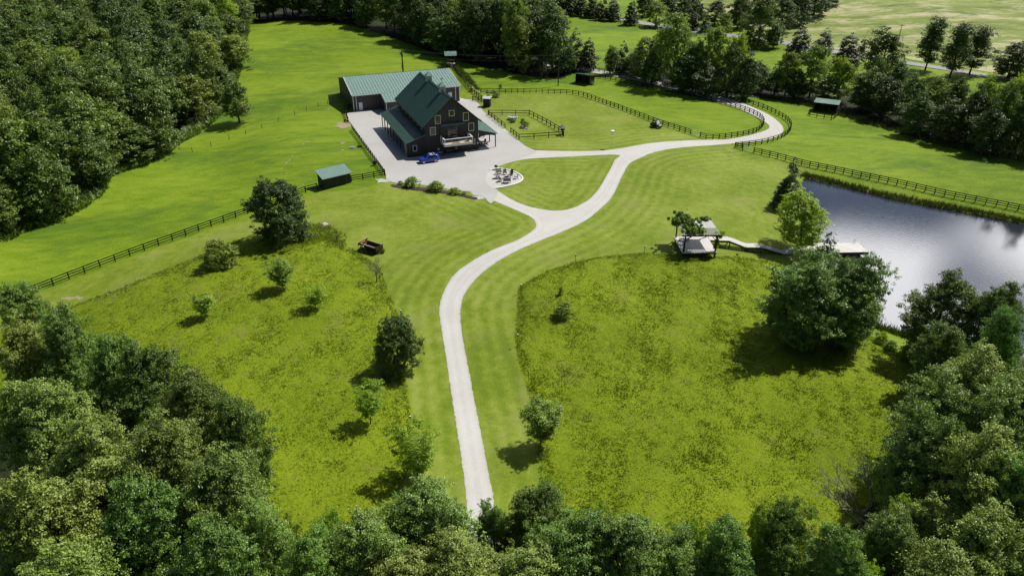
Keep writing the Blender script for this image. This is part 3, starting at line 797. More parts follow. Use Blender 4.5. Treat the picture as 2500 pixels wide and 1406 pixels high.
# woods: individual trees, row by row
def pick(keys):
    return random.choices([k for k, _ in keys], [w for _, w in keys])[0]
ORD = ['first','second','third','fourth','fifth','sixth','seventh','eighth','ninth','tenth','eleventh','twelfth','thirteenth','fourteenth','fifteenth','sixteenth','seventeenth','eighteenth','nineteenth','twentieth']
def ordn(i):
    if i < 20: return ORD[i]
    t = ['twenty','thirty','forty','fifty','sixty'][(i+1)//10-2]
    return (t+'-'+ORD[(i+1) % 10-1]) if (i+1) % 10 else {'twenty':'twentieth','thirty':'thirtieth','forty':'fortieth','fifty':'fiftieth','sixty':'sixtieth'}[t]
WORDS = dict(oak='mid green', dark='dark green', sycamore='pale topped', bright='yellow green', cedar='dark cedar', poplar='tall narrow leafy', near='grey green leafy', neardark='deep green leafy', densetree='dense dark')
def wood(poly, spacing, edge, keys, hr, wr, place, group, rowdepth=9, clip=None, seedv=1, frontkeys=None):
    rg = random.Random(seedv)
    lo, hi = poly.min(0), poly.max(0); pts = []
    nx_ = int((hi[0]-lo[0])/spacing)+1; ny_ = int((hi[1]-lo[1])/spacing)+1
    for j in range(ny_):
        for i in range(nx_):
            p = np.array([lo[0]+(i+.5*(j % 2))*spacing+rg.uniform(-.3, .3)*spacing, lo[1]+j*spacing*.9+rg.uniform(-.25, .25)*spacing])
            pts.append(p)
    pts = np.array(pts)
    d = dist_poly(pts, poly); ok = inpoly(pts, poly) & (d > edge)
    if clip: ok &= clip(pts)
    pts, d = pts[ok], d[ok]
    out = []
    for p, dd in zip(pts, d):
        key = pick(frontkeys if (frontkeys and dd < edge+5) else keys)
        h = rg.uniform(*hr)*(.78 if dd < edge+3 else 1)
        w = rg.uniform(*wr)*(.85 if key in ('cedar', 'poplar') else 1)
        t = plant(key, (float(p[0]), float(p[1]), float(gz(p[0], p[1]))-.1), w, h, None, name='woodland_tree', group=group, foot=(1.2 if dd < edge+5 and key in ('oak','dark','sycamore','bright') else None))
        out.append([t, key, p[0], p[1], dd])
    out.sort(key=lambda r: r[3]); 
    rows = {}
    for r in out: rows.setdefault(int((r[3]-lo[1])//rowdepth), []).append(r)
    for a, b in enumerate(sorted(rows)):
        row = sorted(rows[b], key=lambda r: r[2])
        for i, r in enumerate(row):
            r[0]['label'] = f"{WORDS[r[1]]} tree, {ordn(i)} from left, {ordn(a)} row of {place}"
    return out

def in_frame(pts, m=12, hgt=16):
    X, Y = pts[:,0], pts[:,1]; z = gz(X, Y)
    u1, v1 = project((X, Y, z+hgt)); u0, v0 = project((X, Y, z))
    mp = m*FPX/(Y*cP)
    return (u0 > -mp) & (u0 < 2500+mp) & (v0 > -150)
mixk = [('oak', 6), ('dark', 3), ('sycamore', 1.4), ('bright', .35)]
w1 = WOOD_L.copy()
wood(w1, 8.4, .4, mixk, (11.5, 20.5), (8.5, 14.5), 'the upper left woods', 'trees of the upper left woods', clip=lambda q: in_frame(q) & (q[:,1] < 345) & (q[:,0] < -52), seedv=3)
wood(w1, 8.4, .5, [('dark', 5), ('oak', 3), ('sycamore', 1)], (17, 22), (9.5, 12), 'the wood behind the barn', 'trees of the woods behind the barn', clip=lambda q: in_frame(q) & (q[:,1] < 380) & (q[:,0] > -52) & (q[:,1] < 330+.5*q[:,0]), seedv=5)

def listed(items, place, group, name='tree', cat='tree'):
    for n, (key, bx, by, top, w, desc) in enumerate(items):
        plant_px(key, (bx, by), top, w, f'{desc} {place}', name=name, cat=cat, group=group, foot=(.9 if key in ('oak','dark','sycamore','bright') else None))
listed([('sycamore',1575,198,92,90,'rounded tree at the left end'),('sycamore',1640,212,34,100,'tallest pale topped tree'),('oak',1612,176,60,85,'leafy tree behind the tallest one'),
        ('oak',1690,222,95,75,'mid green tree right of the tallest one'),('sycamore',1732,226,68,85,'second tallest pale topped tree'),('dark',1665,225,135,75,'low dark tree at the foot of the tallest one'),
        ('oak',1775,236,100,75,'green tree just right of the second tallest one'),('bright',1790,200,82,60,'small bright tree at the back'),('dark',1815,242,125,75,'dark drooping tree near the right end'),
        ('oak',1850,226,150,60,'low tree at the right end'),('dark',1590,205,135,70,'low dark tree near the left end'),('dark',1720,236,150,80,'shaded front tree in the middle'),
        ('oak',1545,186,125,55,'smaller tree at the far left end')], 'of the middle creek clump', 'trees of the middle creek clump', 'creek_tree')
listed([('sycamore',1915,236,128,72,'pale topped tree at the left end'),('dark',1890,232,165,60,'low dark tree at the left foot'),('sycamore',1975,238,112,85,'tallest pale topped tree'),('bright',2044,247,140,70,'bright topped tree right of the tallest'),
        ('dark',1938,241,175,75,'dark front tree under the pale one'),('oak',2012,250,185,75,'green front tree above the run-in shed'),('dark',2100,268,180,85,'dark front tree right of the run-in shed'),('oak',2120,272,165,80,'olive tree'),
        ('dark',2155,290,190,85,'dark front tree in the middle'),('oak',2175,262,152,75,'grey green tree behind the middle'),('oak',2215,300,180,90,'broad tree'),('sycamore',2265,315,190,80,'light leafy tree'),
        ('dark',2230,332,225,85,'shaded front tree with lowest crown'),('oak',2310,330,190,85,'round tree'),('dark',2300,350,240,85,'shaded front tree right of the lowest'),('dark',2360,355,205,90,'dark tree'),
        ('bright',2380,330,180,75,'bright tree'),('oak',2420,362,200,90,'mid green tree'),('dark',2395,378,250,85,'shaded front tree near the right edge'),('bright',2440,340,178,75,'bright yellow tree near the right edge'),
        ('dark',2475,380,215,95,'dark tree touching the right picture edge'),('oak',2500,345,165,90,'grey green tree cut by the right picture edge'),('dark',2540,390,200,110,'tree just leaving the right picture edge'),('oak',2130,240,140,50,'small back tree')], 'of the right creek tree line', 'trees of the right creek line', 'creek_tree')
listed([('cedar',1403,172,70,56,'taller of two dark cedars'),('cedar',1435,172,96,46,'shorter of two dark cedars'),('cedar',1519,180,102,44,'dark cedar with a ragged tip'),('oak',1490,182,112,40,'small ragged tree'),('oak',1385,178,95,50,'leafy tree')],
       'below the far pasture, left of the creek clump', 'trees below the far pasture', 'cedar_tree')
listed([('poplar',2258,172,42,62,'left one of three tall airy trees'),('poplar',2318,190,56,68,'middle one of three tall airy trees'),('poplar',2366,182,64,72,'right one of three tall airy trees')], 'beside the country road', 'tall trees beside the road', 'roadside_tree')
listed([('cedar',1945,152,66,72,'leftmost dark cedar'),('cedar',2008,128,70,58,'second dark cedar with a spiky tip'),('cedar',2062,166,84,66,'third dark cedar, nearest the road'),('cedar',2102,132,92,24,'tiny narrow cedar'),
        ('oak',2145,188,66,112,'broad green tree'),('dark',2462,192,104,96,'dark domed tree at the right'),('dark',2512,190,92,90,'dark tree at the right picture edge')], 'along the country road', 'trees along the country road', 'roadside_tree')
top = []
for i, (x, y) in enumerate([(1338,26),(1362,34),(1392,36),(1418,40),(1446,44),(1470,50),(1496,52),(1540,62),(1318,16)]):
    top.append(('cedar', x, y, y-random.uniform(52, 66), random.uniform(38, 50), ordn(i)+' cedar'))
listed(top, 'of the dark row shading the far road, counted in planting order', 'cedar row along the far road', 'cedar_tree')
listed([('sycamore',1600,66,4,58,'round pale tree'),('dark',1572,40,-25,55,'dark tree'),('cedar',1640,50,-10,40,'narrow tree'),('dark',1668,48,-20,50,'broad dark tree'),('dark',1700,60,5,50,'low dark tree'),('cedar',1690,74,30,36,'small cedar'),
        ('cedar',1722,78,38,34,'smaller cedar'),('sycamore',1765,88,33,44,'single round bright tree'),('dark',1745,60,-5,55,'dark tree left of the tallest one'),('oak',1850,112,-14,100,'tallest broad tree'),('dark',1800,70,-10,60,'tree in front of the wood'),
        ('dark',1905,80,-15,70,'dark tree'),('dark',1945,62,-25,75,'dark tree right of the tallest one'),('dark',1985,40,-40,75,'dark tree at the right end'),('dark',2020,14,-55,70,'rear dark tree at the right end'),('dark',1930,30,-60,75,'rear dark tree'),
        ('oak',1888,118,60,50,'low tree'),('dark',1870,50,-50,80,'tree behind the tallest one'),('dark',1820,40,-50,80,'rear tree left of the tallest one'),('dark',1630,20,-45,50,'rear tree at the left'),('dark',1690,20,-45,55,'rear tree in the middle')],
       'of the wood by the hay field', 'trees of the wood by the hay field', 'roadside_tree')

# nearest trees: placed by where their tops show
def plant_top(key, top, wpx, h, label, **kw):
    z = 0.
    for _ in range(20):
        q = on_plane([top], z+h)[0]; z = float(gz(q[0], q[1]))
    s = px_per_m((q[0], q[1], z+h*.75))
    return plant(key, (float(q[0]), float(q[1]), z-.1), wpx/s, h, label, name='near_tree', group=kw.pop('group'), **kw)
NL = [('near',35,775,150,13,'rear tree at the left picture edge'),('near',130,745,170,14,'rear grey green tree in the corner'),('near',250,830,190,14,'grey green tree right of the rear ones'),('neardark',340,850,200,14,'dark oak near the meadow edge'),
      ('near',60,930,230,15,'broad pale tree at the left edge'),('neardark',470,905,200,14,'oak bulging into the meadow'),('neardark',555,985,180,13,'dark oak at the outer corner'),('near',190,1010,260,15,'wide tree in the middle'),
      ('near',380,1010,230,15,'tree with deep green crown'),('near',520,1090,250,15,'rightmost wide tree'),('near',60,1150,300,15,'large pale tree at the left edge'),('near',300,1190,300,15,'large tree in the middle front'),
      ('near',480,1290,300,14,'front tree at its right'),('near',120,1330,330,15,'front tree in the bottom left corner'),('near',610,1240,180,12,'smaller tree at the lower right'),('neardark',30,690,110,10,'small dark tree peeping up at the left picture edge')]
for k, x, y, w, h, d in NL: plant_top(k, (x, y), w, h, d+' of the near left woods', group='trees of the near left woods', foot=1.6)
NB = [('near',1040,1205,240,11,'grey green tree left of the drive end'),('neardark',1200,1235,110,8,'small tree hanging over the drive'),('neardark',1310,1180,170,10,'dark glossy tree right of the drive'),('near',880,1280,230,11,'loose grey tree left of centre'),
      ('near',1120,1310,260,11,'broad tree below the drive end'),('neardark',1400,1270,230,11,'dark tree'),('near',1530,1265,220,11,'broad loose tree'),('neardark',1660,1310,190,10,'short dark tree'),('near',1790,1290,210,11,'pale grey green tree'),
      ('near',760,1300,150,11,'narrow tree beside the left woods'),('neardark',1930,1215,150,11,'upright dark oak'),('near',2080,1300,210,11,'tree under the dead branches'),('near',1300,1350,260,10,'front tree by the bottom edge'),('bright',1600,1375,150,8,'lime yellow tree at the bottom edge'),
      ('bright',2150,1375,130,8,'yellow green tree in the bottom right'),('near',980,1370,260,10,'front tree at the bottom edge left of the drive')]
NB += [('youngbright',1345,1160,90,8,'wispy bright sapling right of the drive end'),('young',800,1245,70,9,'thin dark leader left of centre'),('young',690,1262,70,9,'thin tree beside the left woods'),('young',1480,1238,70,10,'thin leader right of centre'),('young',1700,1270,60,10,'small leader'),('young',1870,1222,60,11,'thin dark leader near the dead tree'),('young',1010,1190,80,10,'loose leader left of the drive'),('young',2230,1215,90,10,'ragged tree by the dead branches')]
for k, x, y, w, h, d in NB: plant_top(k, (x, y), w, h, d+' in the bottom row of trees', group='trees along the bottom of the picture', foot=1.4)
NR = [('neardark',2330,672,170,13,'spreading green tree nearest the pond'),('neardark',2450,690,160,14,'dark tree behind the spreading one'),('near',2480,760,180,15,'grey green tree at the right picture edge'),('near',2420,850,230,15,'grey green tree'),
      ('near',2330,905,230,14,'light grey green tree bulging to the meadow'),('near',2480,930,250,16,'tall tree at the right picture edge'),('neardark',2300,1010,230,14,'dark tree over the deep shade'),('near',2440,1050,280,16,'large tree in the right picture edge'),
      ('near',2290,1225,220,11,'pale tree in the lower right'),('near',2420,1230,280,13,'large pale tree in the bottom right corner'),('near',2200,1270,170,10,'small pale tree'),('near',2350,1350,280,12,'front tree in the bottom right corner'),('neardark',2325,790,130,10,'lower tree beside the near pond shore'),
      ('near',2560,860,220,16,'tree leaving the right picture edge'),('near',2560,1120,260,15,'lower tree leaving the right picture edge')]
for k, x, y, w, h, d in NR: plant_top(k, (x, y), w, h, d+' of the near right woods', group='trees of the near right woods', foot=1.2)

def dead_tree(name, base, height, spread, label, seed, thick=.16, mat='deadwood'):
    rg = random.Random(seed); t = thing(name, base, 0, label, 'dead tree')
    tr = MB(); br = MB()
    tr.tube([(0,0,-.2), (.05*height,.02,height*.25), (.03*height,0,height*.42)], [thick, thick*.8, thick*.6], 7)
    def grow(p, d, L, r, lvl):
        q = p + d*L
        m = (p+q)/2 + Vector([rg.uniform(-.08, .08)*L for _ in range(3)])
        br.tube([tuple(p), tuple(m), tuple(q)], [r, r*.8, r*.55], 4)
        if lvl == 0: return
        for _ in range(rg.choice([2, 3, 3])):
            nd = (d + Vector([rg.uniform(-.7, .7), rg.uniform(-.7, .7), rg.uniform(-.2, .5)])).normalized()
            grow(q if rg.random() < .6 else m, nd, L*rg.uniform(.55, .8), r*.55, lvl-1)
    for i in range(7):
        a = i*2.4
        d = Vector((math.cos(a)*spread, math.sin(a)*spread, 1)).normalized()
        grow(Vector((.03*height, 0, height*rg.uniform(.25, .42))), d, height*.26, thick*.5, 4)
    tr.build('trunk', M[mat], t); br.build('branches', M[mat], t)
    return t
p = G(918, 690); dead_tree('dead_tree', p, 4.2, .7, 'leafless grey bush at the edge of the left meadow below the rusty cart', 4, .10)
p = G(2075, 1330); dead_tree('dead_tree', p, 10.5, 1.7, 'bare dead tree with grey branches rising from the bottom row of trees', 8, .22)
p = G(823, 592); dead_tree('dead_stump', p, 1.5, .5, 'short dead stump with broken twigs in weeds above the left meadow', 9, .09)

# meadow tufts: blades standing through the tall grass, and reeds along the pond
def blades(name, poly, n, h, w, mat, label, seed, zoff=.25, spread=.16, per=4, holes=None, lean=.5, soft=0):
    rg = np.random.default_rng(seed)
    lo, hi = poly.min(0), poly.max(0)
    q = rg.uniform(lo, hi, (int(n*2.5), 2)); q = q[inpoly(q, poly)]
    q = q[(q[:,1] > 40) & (q[:,1] < 330)][:n]
    q = q[rg.random(len(q)) < .15+dist_poly(q, poly)/soft] if soft else q
    n = len(q)
    P = np.repeat(q, per, 0) + rg.normal(0, spread, (n*per, 2)); m = len(P)
    ok = inpoly(P, poly); P = P[ok]; m = len(P)
    keep_i = np.repeat(np.arange(n), per)[ok]
    z = gz(P[:,0], P[:,1]) + zoff
    a = rg.uniform(0, 6.28, m); H = h*rg.uniform(.5, 1.3, m)*rg.uniform(.6, 1.4, n)[keep_i]; W = w*rg.uniform(.6, 1.3, m)
    la = rg.uniform(0, 6.28, m)
    base = np.column_stack([P, z]); sd = np.column_stack([np.cos(a), np.sin(a), 0*a])*W[:,None]
    tip = base + np.column_stack([np.cos(la)*H*lean, np.sin(la)*H*lean, H])
    V = np.stack([base-sd, base+sd, tip], 1).reshape(-1, 3)
    me = np_mesh(name, V, np.arange(3*m).reshape(-1, 3), mat)
    tone = rg.uniform(0, 1, n)[keep_i]*.6+rg.uniform(0, 1, m)*.4
    point_attr(me, 'leaf', np.repeat(tone, 3))
    return tag(link(name, me), label, kind='stuff')
blades('meadow_grass', MRW, 60000, .15, .075, M['leaf_tuft'], 'tufts of tall grass in the right meadow', 1, .12, lean=1.0)
blades('meadow_grass', MLW, 50000, .15, .075, M['leaf_tuft'], 'tufts of tall grass in the left meadow', 2, .12, lean=1.0)
def strip(px, w0, w1, z=None):
    c = resample(PX(px) if z is None else on_plane(px, z), 2, False)
    t = np.gradient(c, axis=0); t /= np.hypot(*t.T)[:,None]; n_ = np.stack([-t[:,1], t[:,0]], 1)
    return np.vstack([c+n_*w0, (c+n_*w1)[::-1]])
FAR_BANK = [(1955,431),(2050,453),(2170,483),(2300,508),(2400,527),(2500,548),(2600,578)]
blades('reeds', strip(FAR_BANK, -.5, 1.5, WATER_Z), 9000, .75, .06, M['leaf_reed'], 'dark reeds and rushes along the far bank of the pond', 3, 0, .12, 4, lean=.35)
blades('reeds', strip([(1962,520),(1976,600),(2010,690),(2075,762),(2135,800),(2200,822),(2260,838),(2300,855)], -.6, 1.6, WATER_Z), 4500, .9, .06, M['leaf_reed'], 'green reeds along the near bank of the pond', 4, 0, .12, 4, lean=.35)
blades('rough_grass', PX([(1870,238),(1960,258),(2060,288),(2150,314),(2300,358),(2500,398),(2500,380),(2300,340),(2150,300),(1960,245)]), 5000, .8, .09, M['leaf_reed'], 'rough growth at the foot of the creek trees', 5, 0, .2)
blades('weeds', PX([(640,590),(700,560),(790,545),(850,575),(840,610),(760,600),(700,625),(650,615)]), 4500, .30, .10, M['leaf_tuft'], 'lush weeds on the bank under the large round tree', 6, .1, .2, soft=7, lean=1.0)
blades('weeds', PX([(1102,150),(1125,165),(1150,190),(1170,215),(1178,221),(1165,222),(1140,203),(1118,185),(1100,165)]), 2500, .7, .08, M['leaf_reed'], 'weeds growing beside the fenced lane', 7, 0, .2, soft=2.5)
wl_edge = strip([(0,588),(60,560),(150,530),(232,478),(262,430),(370,392),(430,350),(480,322),(540,270),(562,215),(585,140),(598,75)], -1.5, 3.5)
blades('undergrowth', wl_edge, 8000, 1.1, .22, M['leaf_oak'], 'shrubby undergrowth along the edge of the upper left woods', 8, 0, .4, 5, lean=1.0)

# ------------------------------------------------------------------ fences
POST_H = 1.32
_pm = MB().box(-.08, .08, -.08, .08, -.5, POST_H).mesh('post', M['black_fence'])
_pt = MB().box(-.11, .11, -.11, .11, -.5, 1.6).mesh('post', M['black_fence'])
def fence(px, spacing, label, rails=3, world=False, corner=True, closed=False, stiff=False, h=POST_H, mats=None, group='black board fences'):
    W = np.asarray(px, float) if world else ground(px)
    c = resample(W, .4, False) if not stiff else np.vstack([np.linspace(W[i], W[i+1], max(2, int(np.hypot(*(W[i+1]-W[i]))/.4)))[:-1] for i in range(len(W)-1)] + [W[-1:]])
    seg = np.hypot(*np.diff(c, axis=0).T); s = np.concatenate([[0], np.cumsum(seg)])
    n = max(1, round(s[-1]/spacing)); u = np.linspace(0, s[-1], n+1)
    P = np.stack([np.interp(u, s, c[:,0]), np.interp(u, s, c[:,1])], 1); z = gz(P[:,0], P[:,1])
    o0 = np.array([P[0,0], P[0,1], z[0]])
    t = thing('board_fence', tuple(o0), 0, label, 'fence', group)
    for k in range(n+1):
        a, b_ = P[max(k-1, 0)], P[min(k+1, n)]
        ang = math.atan2(b_[1]-a[1], b_[0]-a[0])
        q = link('post', _pm, t, (P[k,0]-o0[0], P[k,1]-o0[1], z[k]-o0[2]), ang)
        q.scale = (1, 1, h/POST_H)
    for r in range(rails):
        zz = h*((.28, .60, .92)[r] if rails == 3 else (.42, .90)[r])
        mb = MB()
        for k in range(n):
            a, b_ = Vector((*P[k], z[k]+zz))-Vector(o0), Vector((*P[k+1], z[k+1]+zz))-Vector(o0)
            dr = (b_-a).normalized(); sd = Vector((-dr.y, dr.x, 0))*.07
            mb.beam(a+sd, b_+sd, .04, .15)
        mb.build('rail', M['black_fence'], t)
    return t
fence([(50,728),(172,681),(300,632),(424,587),(530,549),(620,516),(700,487),(745,471),(775,463)], 2.4, 'long black board fence running down from the little shed to the near left woods')
fence([(858,444),(890,439),(940,429)], 2.3, 'short black board fence between the little shed and the stone yard', stiff=True)
fence([(939,427),(902,375),(880,345),(860,317)], 1.9, 'black fence along the left edge of the stone yard')
fence([(851,300),(846,285),(841,270)], 1.4, 'short fence beside the toy at the yard corner', stiff=True)
fence([(841,271),(852,268),(862,265)], 1.6, 'short fence stub meeting the metal building corner', stiff=True)
fence([(1192,282),(1212,298),(1233,314)], 2.3, 'two rail paddock fence along the yard, upper piece', 2, stiff=True)
fence([(1247,325),(1267,341)], 2.2, 'two rail paddock fence along the yard, lower piece', 2, stiff=True)
fence([(1267,341),(1320,338),(1375,334)], 3.6, 'two rail paddock fence on the near side', 2, stiff=True)
fence([(1193,281),(1243,281),(1292,282)], 3.6, 'two rail paddock fence on the far side', 2, stiff=True)
fence([(1292,282),(1332,302),(1374,327),(1376,334)], 2.2, 'two rail paddock fence on the side of the big lawn', 2, stiff=True)
fence([(1102,161),(1120,187),(1140,213),(1159,232),(1181,248)], 2.0, 'black lane fence climbing past the metal building to the roofed stand')
fence([(1154,247),(1181,250)], 2.0, 'three panel fence between lane and yard by the little hut', stiff=True)
fence([(1174,228),(1220,228),(1290,228),(1362,230),(1390,231),(1417,234.5),(1448,244),(1480,256),(1545,280),(1612,305),(1650,317),(1686,329)], 1.75, 'long black fence behind the big lawn')
fence([(1709,336),(1727,341),(1765,339),(1804,334),(1830,329),(1848,322),(1862,310),(1863,298),(1846,283),(1804,267),(1745,249),(1686,236),(1615,223.5)], 1.75, 'black fence round the inner side of the curving drive')
fence([(1594,218),(1550,209),(1508,200),(1440,187),(1378,175)], 1.9, 'black fence on the inner side of the far straight drive')
fence([(1794,361),(1825,358),(1863,352),(1890,345),(1910,337),(1925,326),(1931,312),(1925,300),(1908,287),(1863,266),(1804,247.5),(1724,231),(1656,216.5),(1567,197),(1478,179),(1372,162)], 1.9, 'black fence round the outer side of the curving drive')
fence([(1794,361),(1813,367)], 1.8, 'braced fence end left of the field gate', stiff=True)
fence([(1840,373.5),(1880,383),(1926,395),(2019,416),(2118,437),(2199,454),(2307,479),(2403,498),(2500,518),(2620,546)], 1.85, 'long black board fence above the pond')
fence([(1305,20),(1380,33),(1470,50),(1560,67),(1640,80),(1700,90)], 2.6, 'dark board fence in front of the far road', 3)
fence([(2050,156),(2100,163),(2150,172)], 2.6, 'piece of board fence below the country road', 3)
# post and wire fence in the left pasture
P_ = PX([(388,392),(470,372),(560,342),(640,314),(720,282),(800,255),(830,246)])
c_ = resample(P_, 3.6, False); t = thing('wire_fence', (c_[0][0], c_[0][1], float(gz(*c_[0]))), 0, 'thin post and wire fence crossing the left pasture', 'fence')
z_ = gz(c_[:,0], c_[:,1]); pmw = MB().box(-.05, .05, -.05, .05, -.3, 1.15).mesh('post', M['pole'])
for k in range(len(c_)): link('post', pmw, t, (c_[k,0]-c_[0,0], c_[k,1]-c_[0,1], z_[k]-z_[0]))
for hh in (.5, 1.05):
    mb = MB()
    for k in range(len(c_)-1): mb.beam((c_[k,0]-c_[0,0], c_[k,1]-c_[0,1], z_[k]-z_[0]+hh), (c_[k+1,0]-c_[0,0], c_[k+1,1]-c_[0,1], z_[k+1]-z_[0]+hh), .015, .015)
    mb.build('wire', M['wire'], t)
def gate(a, b, label, mat, hgt=1.2):
    A, B = np.array(G(*a)), np.array(G(*b)); t = thing('farm_gate', tuple(A), math.atan2(B[1]-A[1], B[0]-A[0]), label, 'gate')
    L = float(np.hypot(*(B-A)[:2])); dz = B[2]-A[2]
    f = MB()
    for x in (0.1, L-.1): f.beam((x, 0, .12+dz*x/L), (x, 0, hgt+dz*x/L), .06, .06, (0,1,0))
    f.build('gate_frame', mat, t)
    r = MB()
    for i in range(5): zq = .2+i*(hgt-.25)/4; r.beam((.1, 0, zq), (L-.1, 0, zq+dz), .04, .05)
    r.beam((.1, 0, .2), (L-.1, 0, hgt-.05+dz), .04, .05)
    r.build('gate_bars', mat, t)
gate((1686,329), (1709,336), 'pale metal gate in the fence below the parked utility vehicle', M['galv'])
gate((1813,367), (1840,373.5), 'thin metal gate between lawn and pasture beside the curving drive', M['galv'])
gate((1159,232), (1174,228), 'pale gate across the lane near the big lawn', M['galv'])
gate((386,392), (401,389), 'small dark gate at the edge of the upper left woods', M['pole'], 1.4)

# ------------------------------------------------------------------ barn
PHI = R(21.41)
BO = (-19.049, 158.458, 0.09)
barn = thing('barn', BO, PHI, 'charcoal barn with green metal roof, two cupolas, balcony and side lean-to roofs', 'barn')
W_, D_, HE, HR = 12.34, 24.55, 6.88, 12.3
mb = MB().prism([(0,-.3),(W_,-.3),(W_,HE),(W_/2,HR),(0,HE)], 0, D_)
# enclosed front room of the left lean-to
mb.prism([(-4.06,-.3),(-.004,-.3),(-.004,4.62),(-4.06,3.30)], .004, 4.2)
mb.build('wall', M['barn_wall'], barn)
def roof_slope(name, parent, a, b, c, d, mat, thick=.10, rib=.8, ribh=.09, ribw=.12, ridge=None):
    """a,b = eave ends, d,c = ridge ends (a below d, b below c); ribs run up the slope"""
    a, b, c, d = map(Vector, (a, b, c, d)); mb = MB().hexa([a, b, c, d], thick)
    n = max(2, int((b-a).length/rib)); nm = (b-a).cross(d-a).normalized()
    if nm.z < 0: nm = -nm
    for i in range(n+1):
        p, q = a.lerp(b, i/n), d.lerp(c, i/n)
        mb.beam(p+nm*ribh*.4, q+nm*ribh*.4, ribw, ribh, nm)
    return mb.build(name, mat, parent)
ov = .55; sl = (HR-HE)/(W_/2)
rt = .14
rl = roof_slope('roof', barn, (-ov,-ov,HE-sl*ov+rt), (-ov,D_+ov,HE-sl*ov+rt), (W_/2,D_+ov,HR+rt), (W_/2,-ov,HR+rt), M['roof'])
rr_ = roof_slope('roof', barn, (W_+ov,-ov,HE-sl*ov+rt), (W_+ov,D_+ov,HE-sl*ov+rt), (W_/2,D_+ov,HR+rt), (W_/2,-ov,HR+rt), M['roof'])
mb = MB().hexa([(W_/2-.28,-ov-.02,HR+rt-.12),(W_/2,-ov-.02,HR+rt+.12),(W_/2,D_+ov+.02,HR+rt+.12),(W_/2-.28,D_+ov+.02,HR+rt-.12)], .06)
mb.hexa([(W_/2+.004,-ov-.02,HR+rt+.12),(W_/2+.28,-ov-.02,HR+rt-.12),(W_/2+.28,D_+ov+.02,HR+rt-.12),(W_/2+.004,D_+ov+.02,HR+rt+.12)], .06)
mb.build('ridge_cap', M['roof'], rl)
g_ = MB(); 
for x0, x1 in ((-ov, W_/2), (W_+ov, W_/2)):
    g_.beam((x0, -ov-.03, HE-sl*ov+.03), (x1, -ov-.03, HR+.03), .05, .24, (0,0,1))
g_.build('barge_board', M['black'], barn)
for yc in (6.3, 17.2):
    cu = thing('cupola', (W_/2, yc, HR+.05)); cu.parent = barn
    MB().box(-.62,.62,-.62,.62,-.5,1.0).build('cupola_base', M['offwhite'], cu)
    lv = MB()
    for i in range(4):
        for sx, sy, ex, ey in ((-.45,-.66,.45,-.63),(.63,-.45,.66,.45),(-.66,-.45,-.63,.45),(-.45,.63,.45,.66)): lv.box(sx,ex,sy,ey,.2+i*.18,.3+i*.18)
    lv.build('louvre', M['galv'], cu)
    MB().add([(-.85,-.85,1.0),(.85,-.85,1.0),(.85,.85,1.0),(-.85,.85,1.0),(0,0,1.95)], [(3,2,1,0),(0,1,4),(1,2,4),(2,3,4),(3,0,4)]).build('cupola_roof', M['roof_pale'], cu)
    if yc < 10: MB().cone((0,0,1.9),(0,0,2.9),.03,.02,5).beam((-.35,0,2.6),(.35,0,2.6),.04,.12).sphere((0,0,2.3),.09,6,4).build('weather_vane', M['black'], cu)
# left lean-to roof and right porch roof
roof_slope('lean_to_roof', barn, (-4.5,-.4,3.22), (-4.5,25.4,3.22), (-.02,25.4,4.74), (-.02,-.4,4.74), M['roof'])
roof_slope('porch_roof', barn, (W_+4.55,-.4,3.2), (W_+4.55,12.0,3.2), (W_+.02,12.0,4.5), (W_+.02,-.4,4.5), M['roof_pale'])
for yy in (6.8, 9.9, 13.0, 16.1, 19.2, 22.3, 25.1):
    MB().box(-4.2,-4.02,yy-.09,yy+.09,-.2,3.2).beam((-4.11,yy,2.5),(-3.5,yy,3.35),.1,.12).build('porch_post', M['darkwood'], barn)
MB().beam((-4.11,4.3,3.10),(-4.11,25.3,3.10),.14,.22).build('porch_beam', M['darkwood'], barn)
for yy in (.2, 4.2, 8.2, 11.8):
    MB().box(W_+4.05,W_+4.23,yy-.09,yy+.09,-.2,3.15).build('porch_post', M['darkwood'], barn)
MB().beam((W_+4.14,.1,3.05),(W_+4.14,11.9,3.05),.14,.22).build('porch_beam', M['darkwood'], barn)
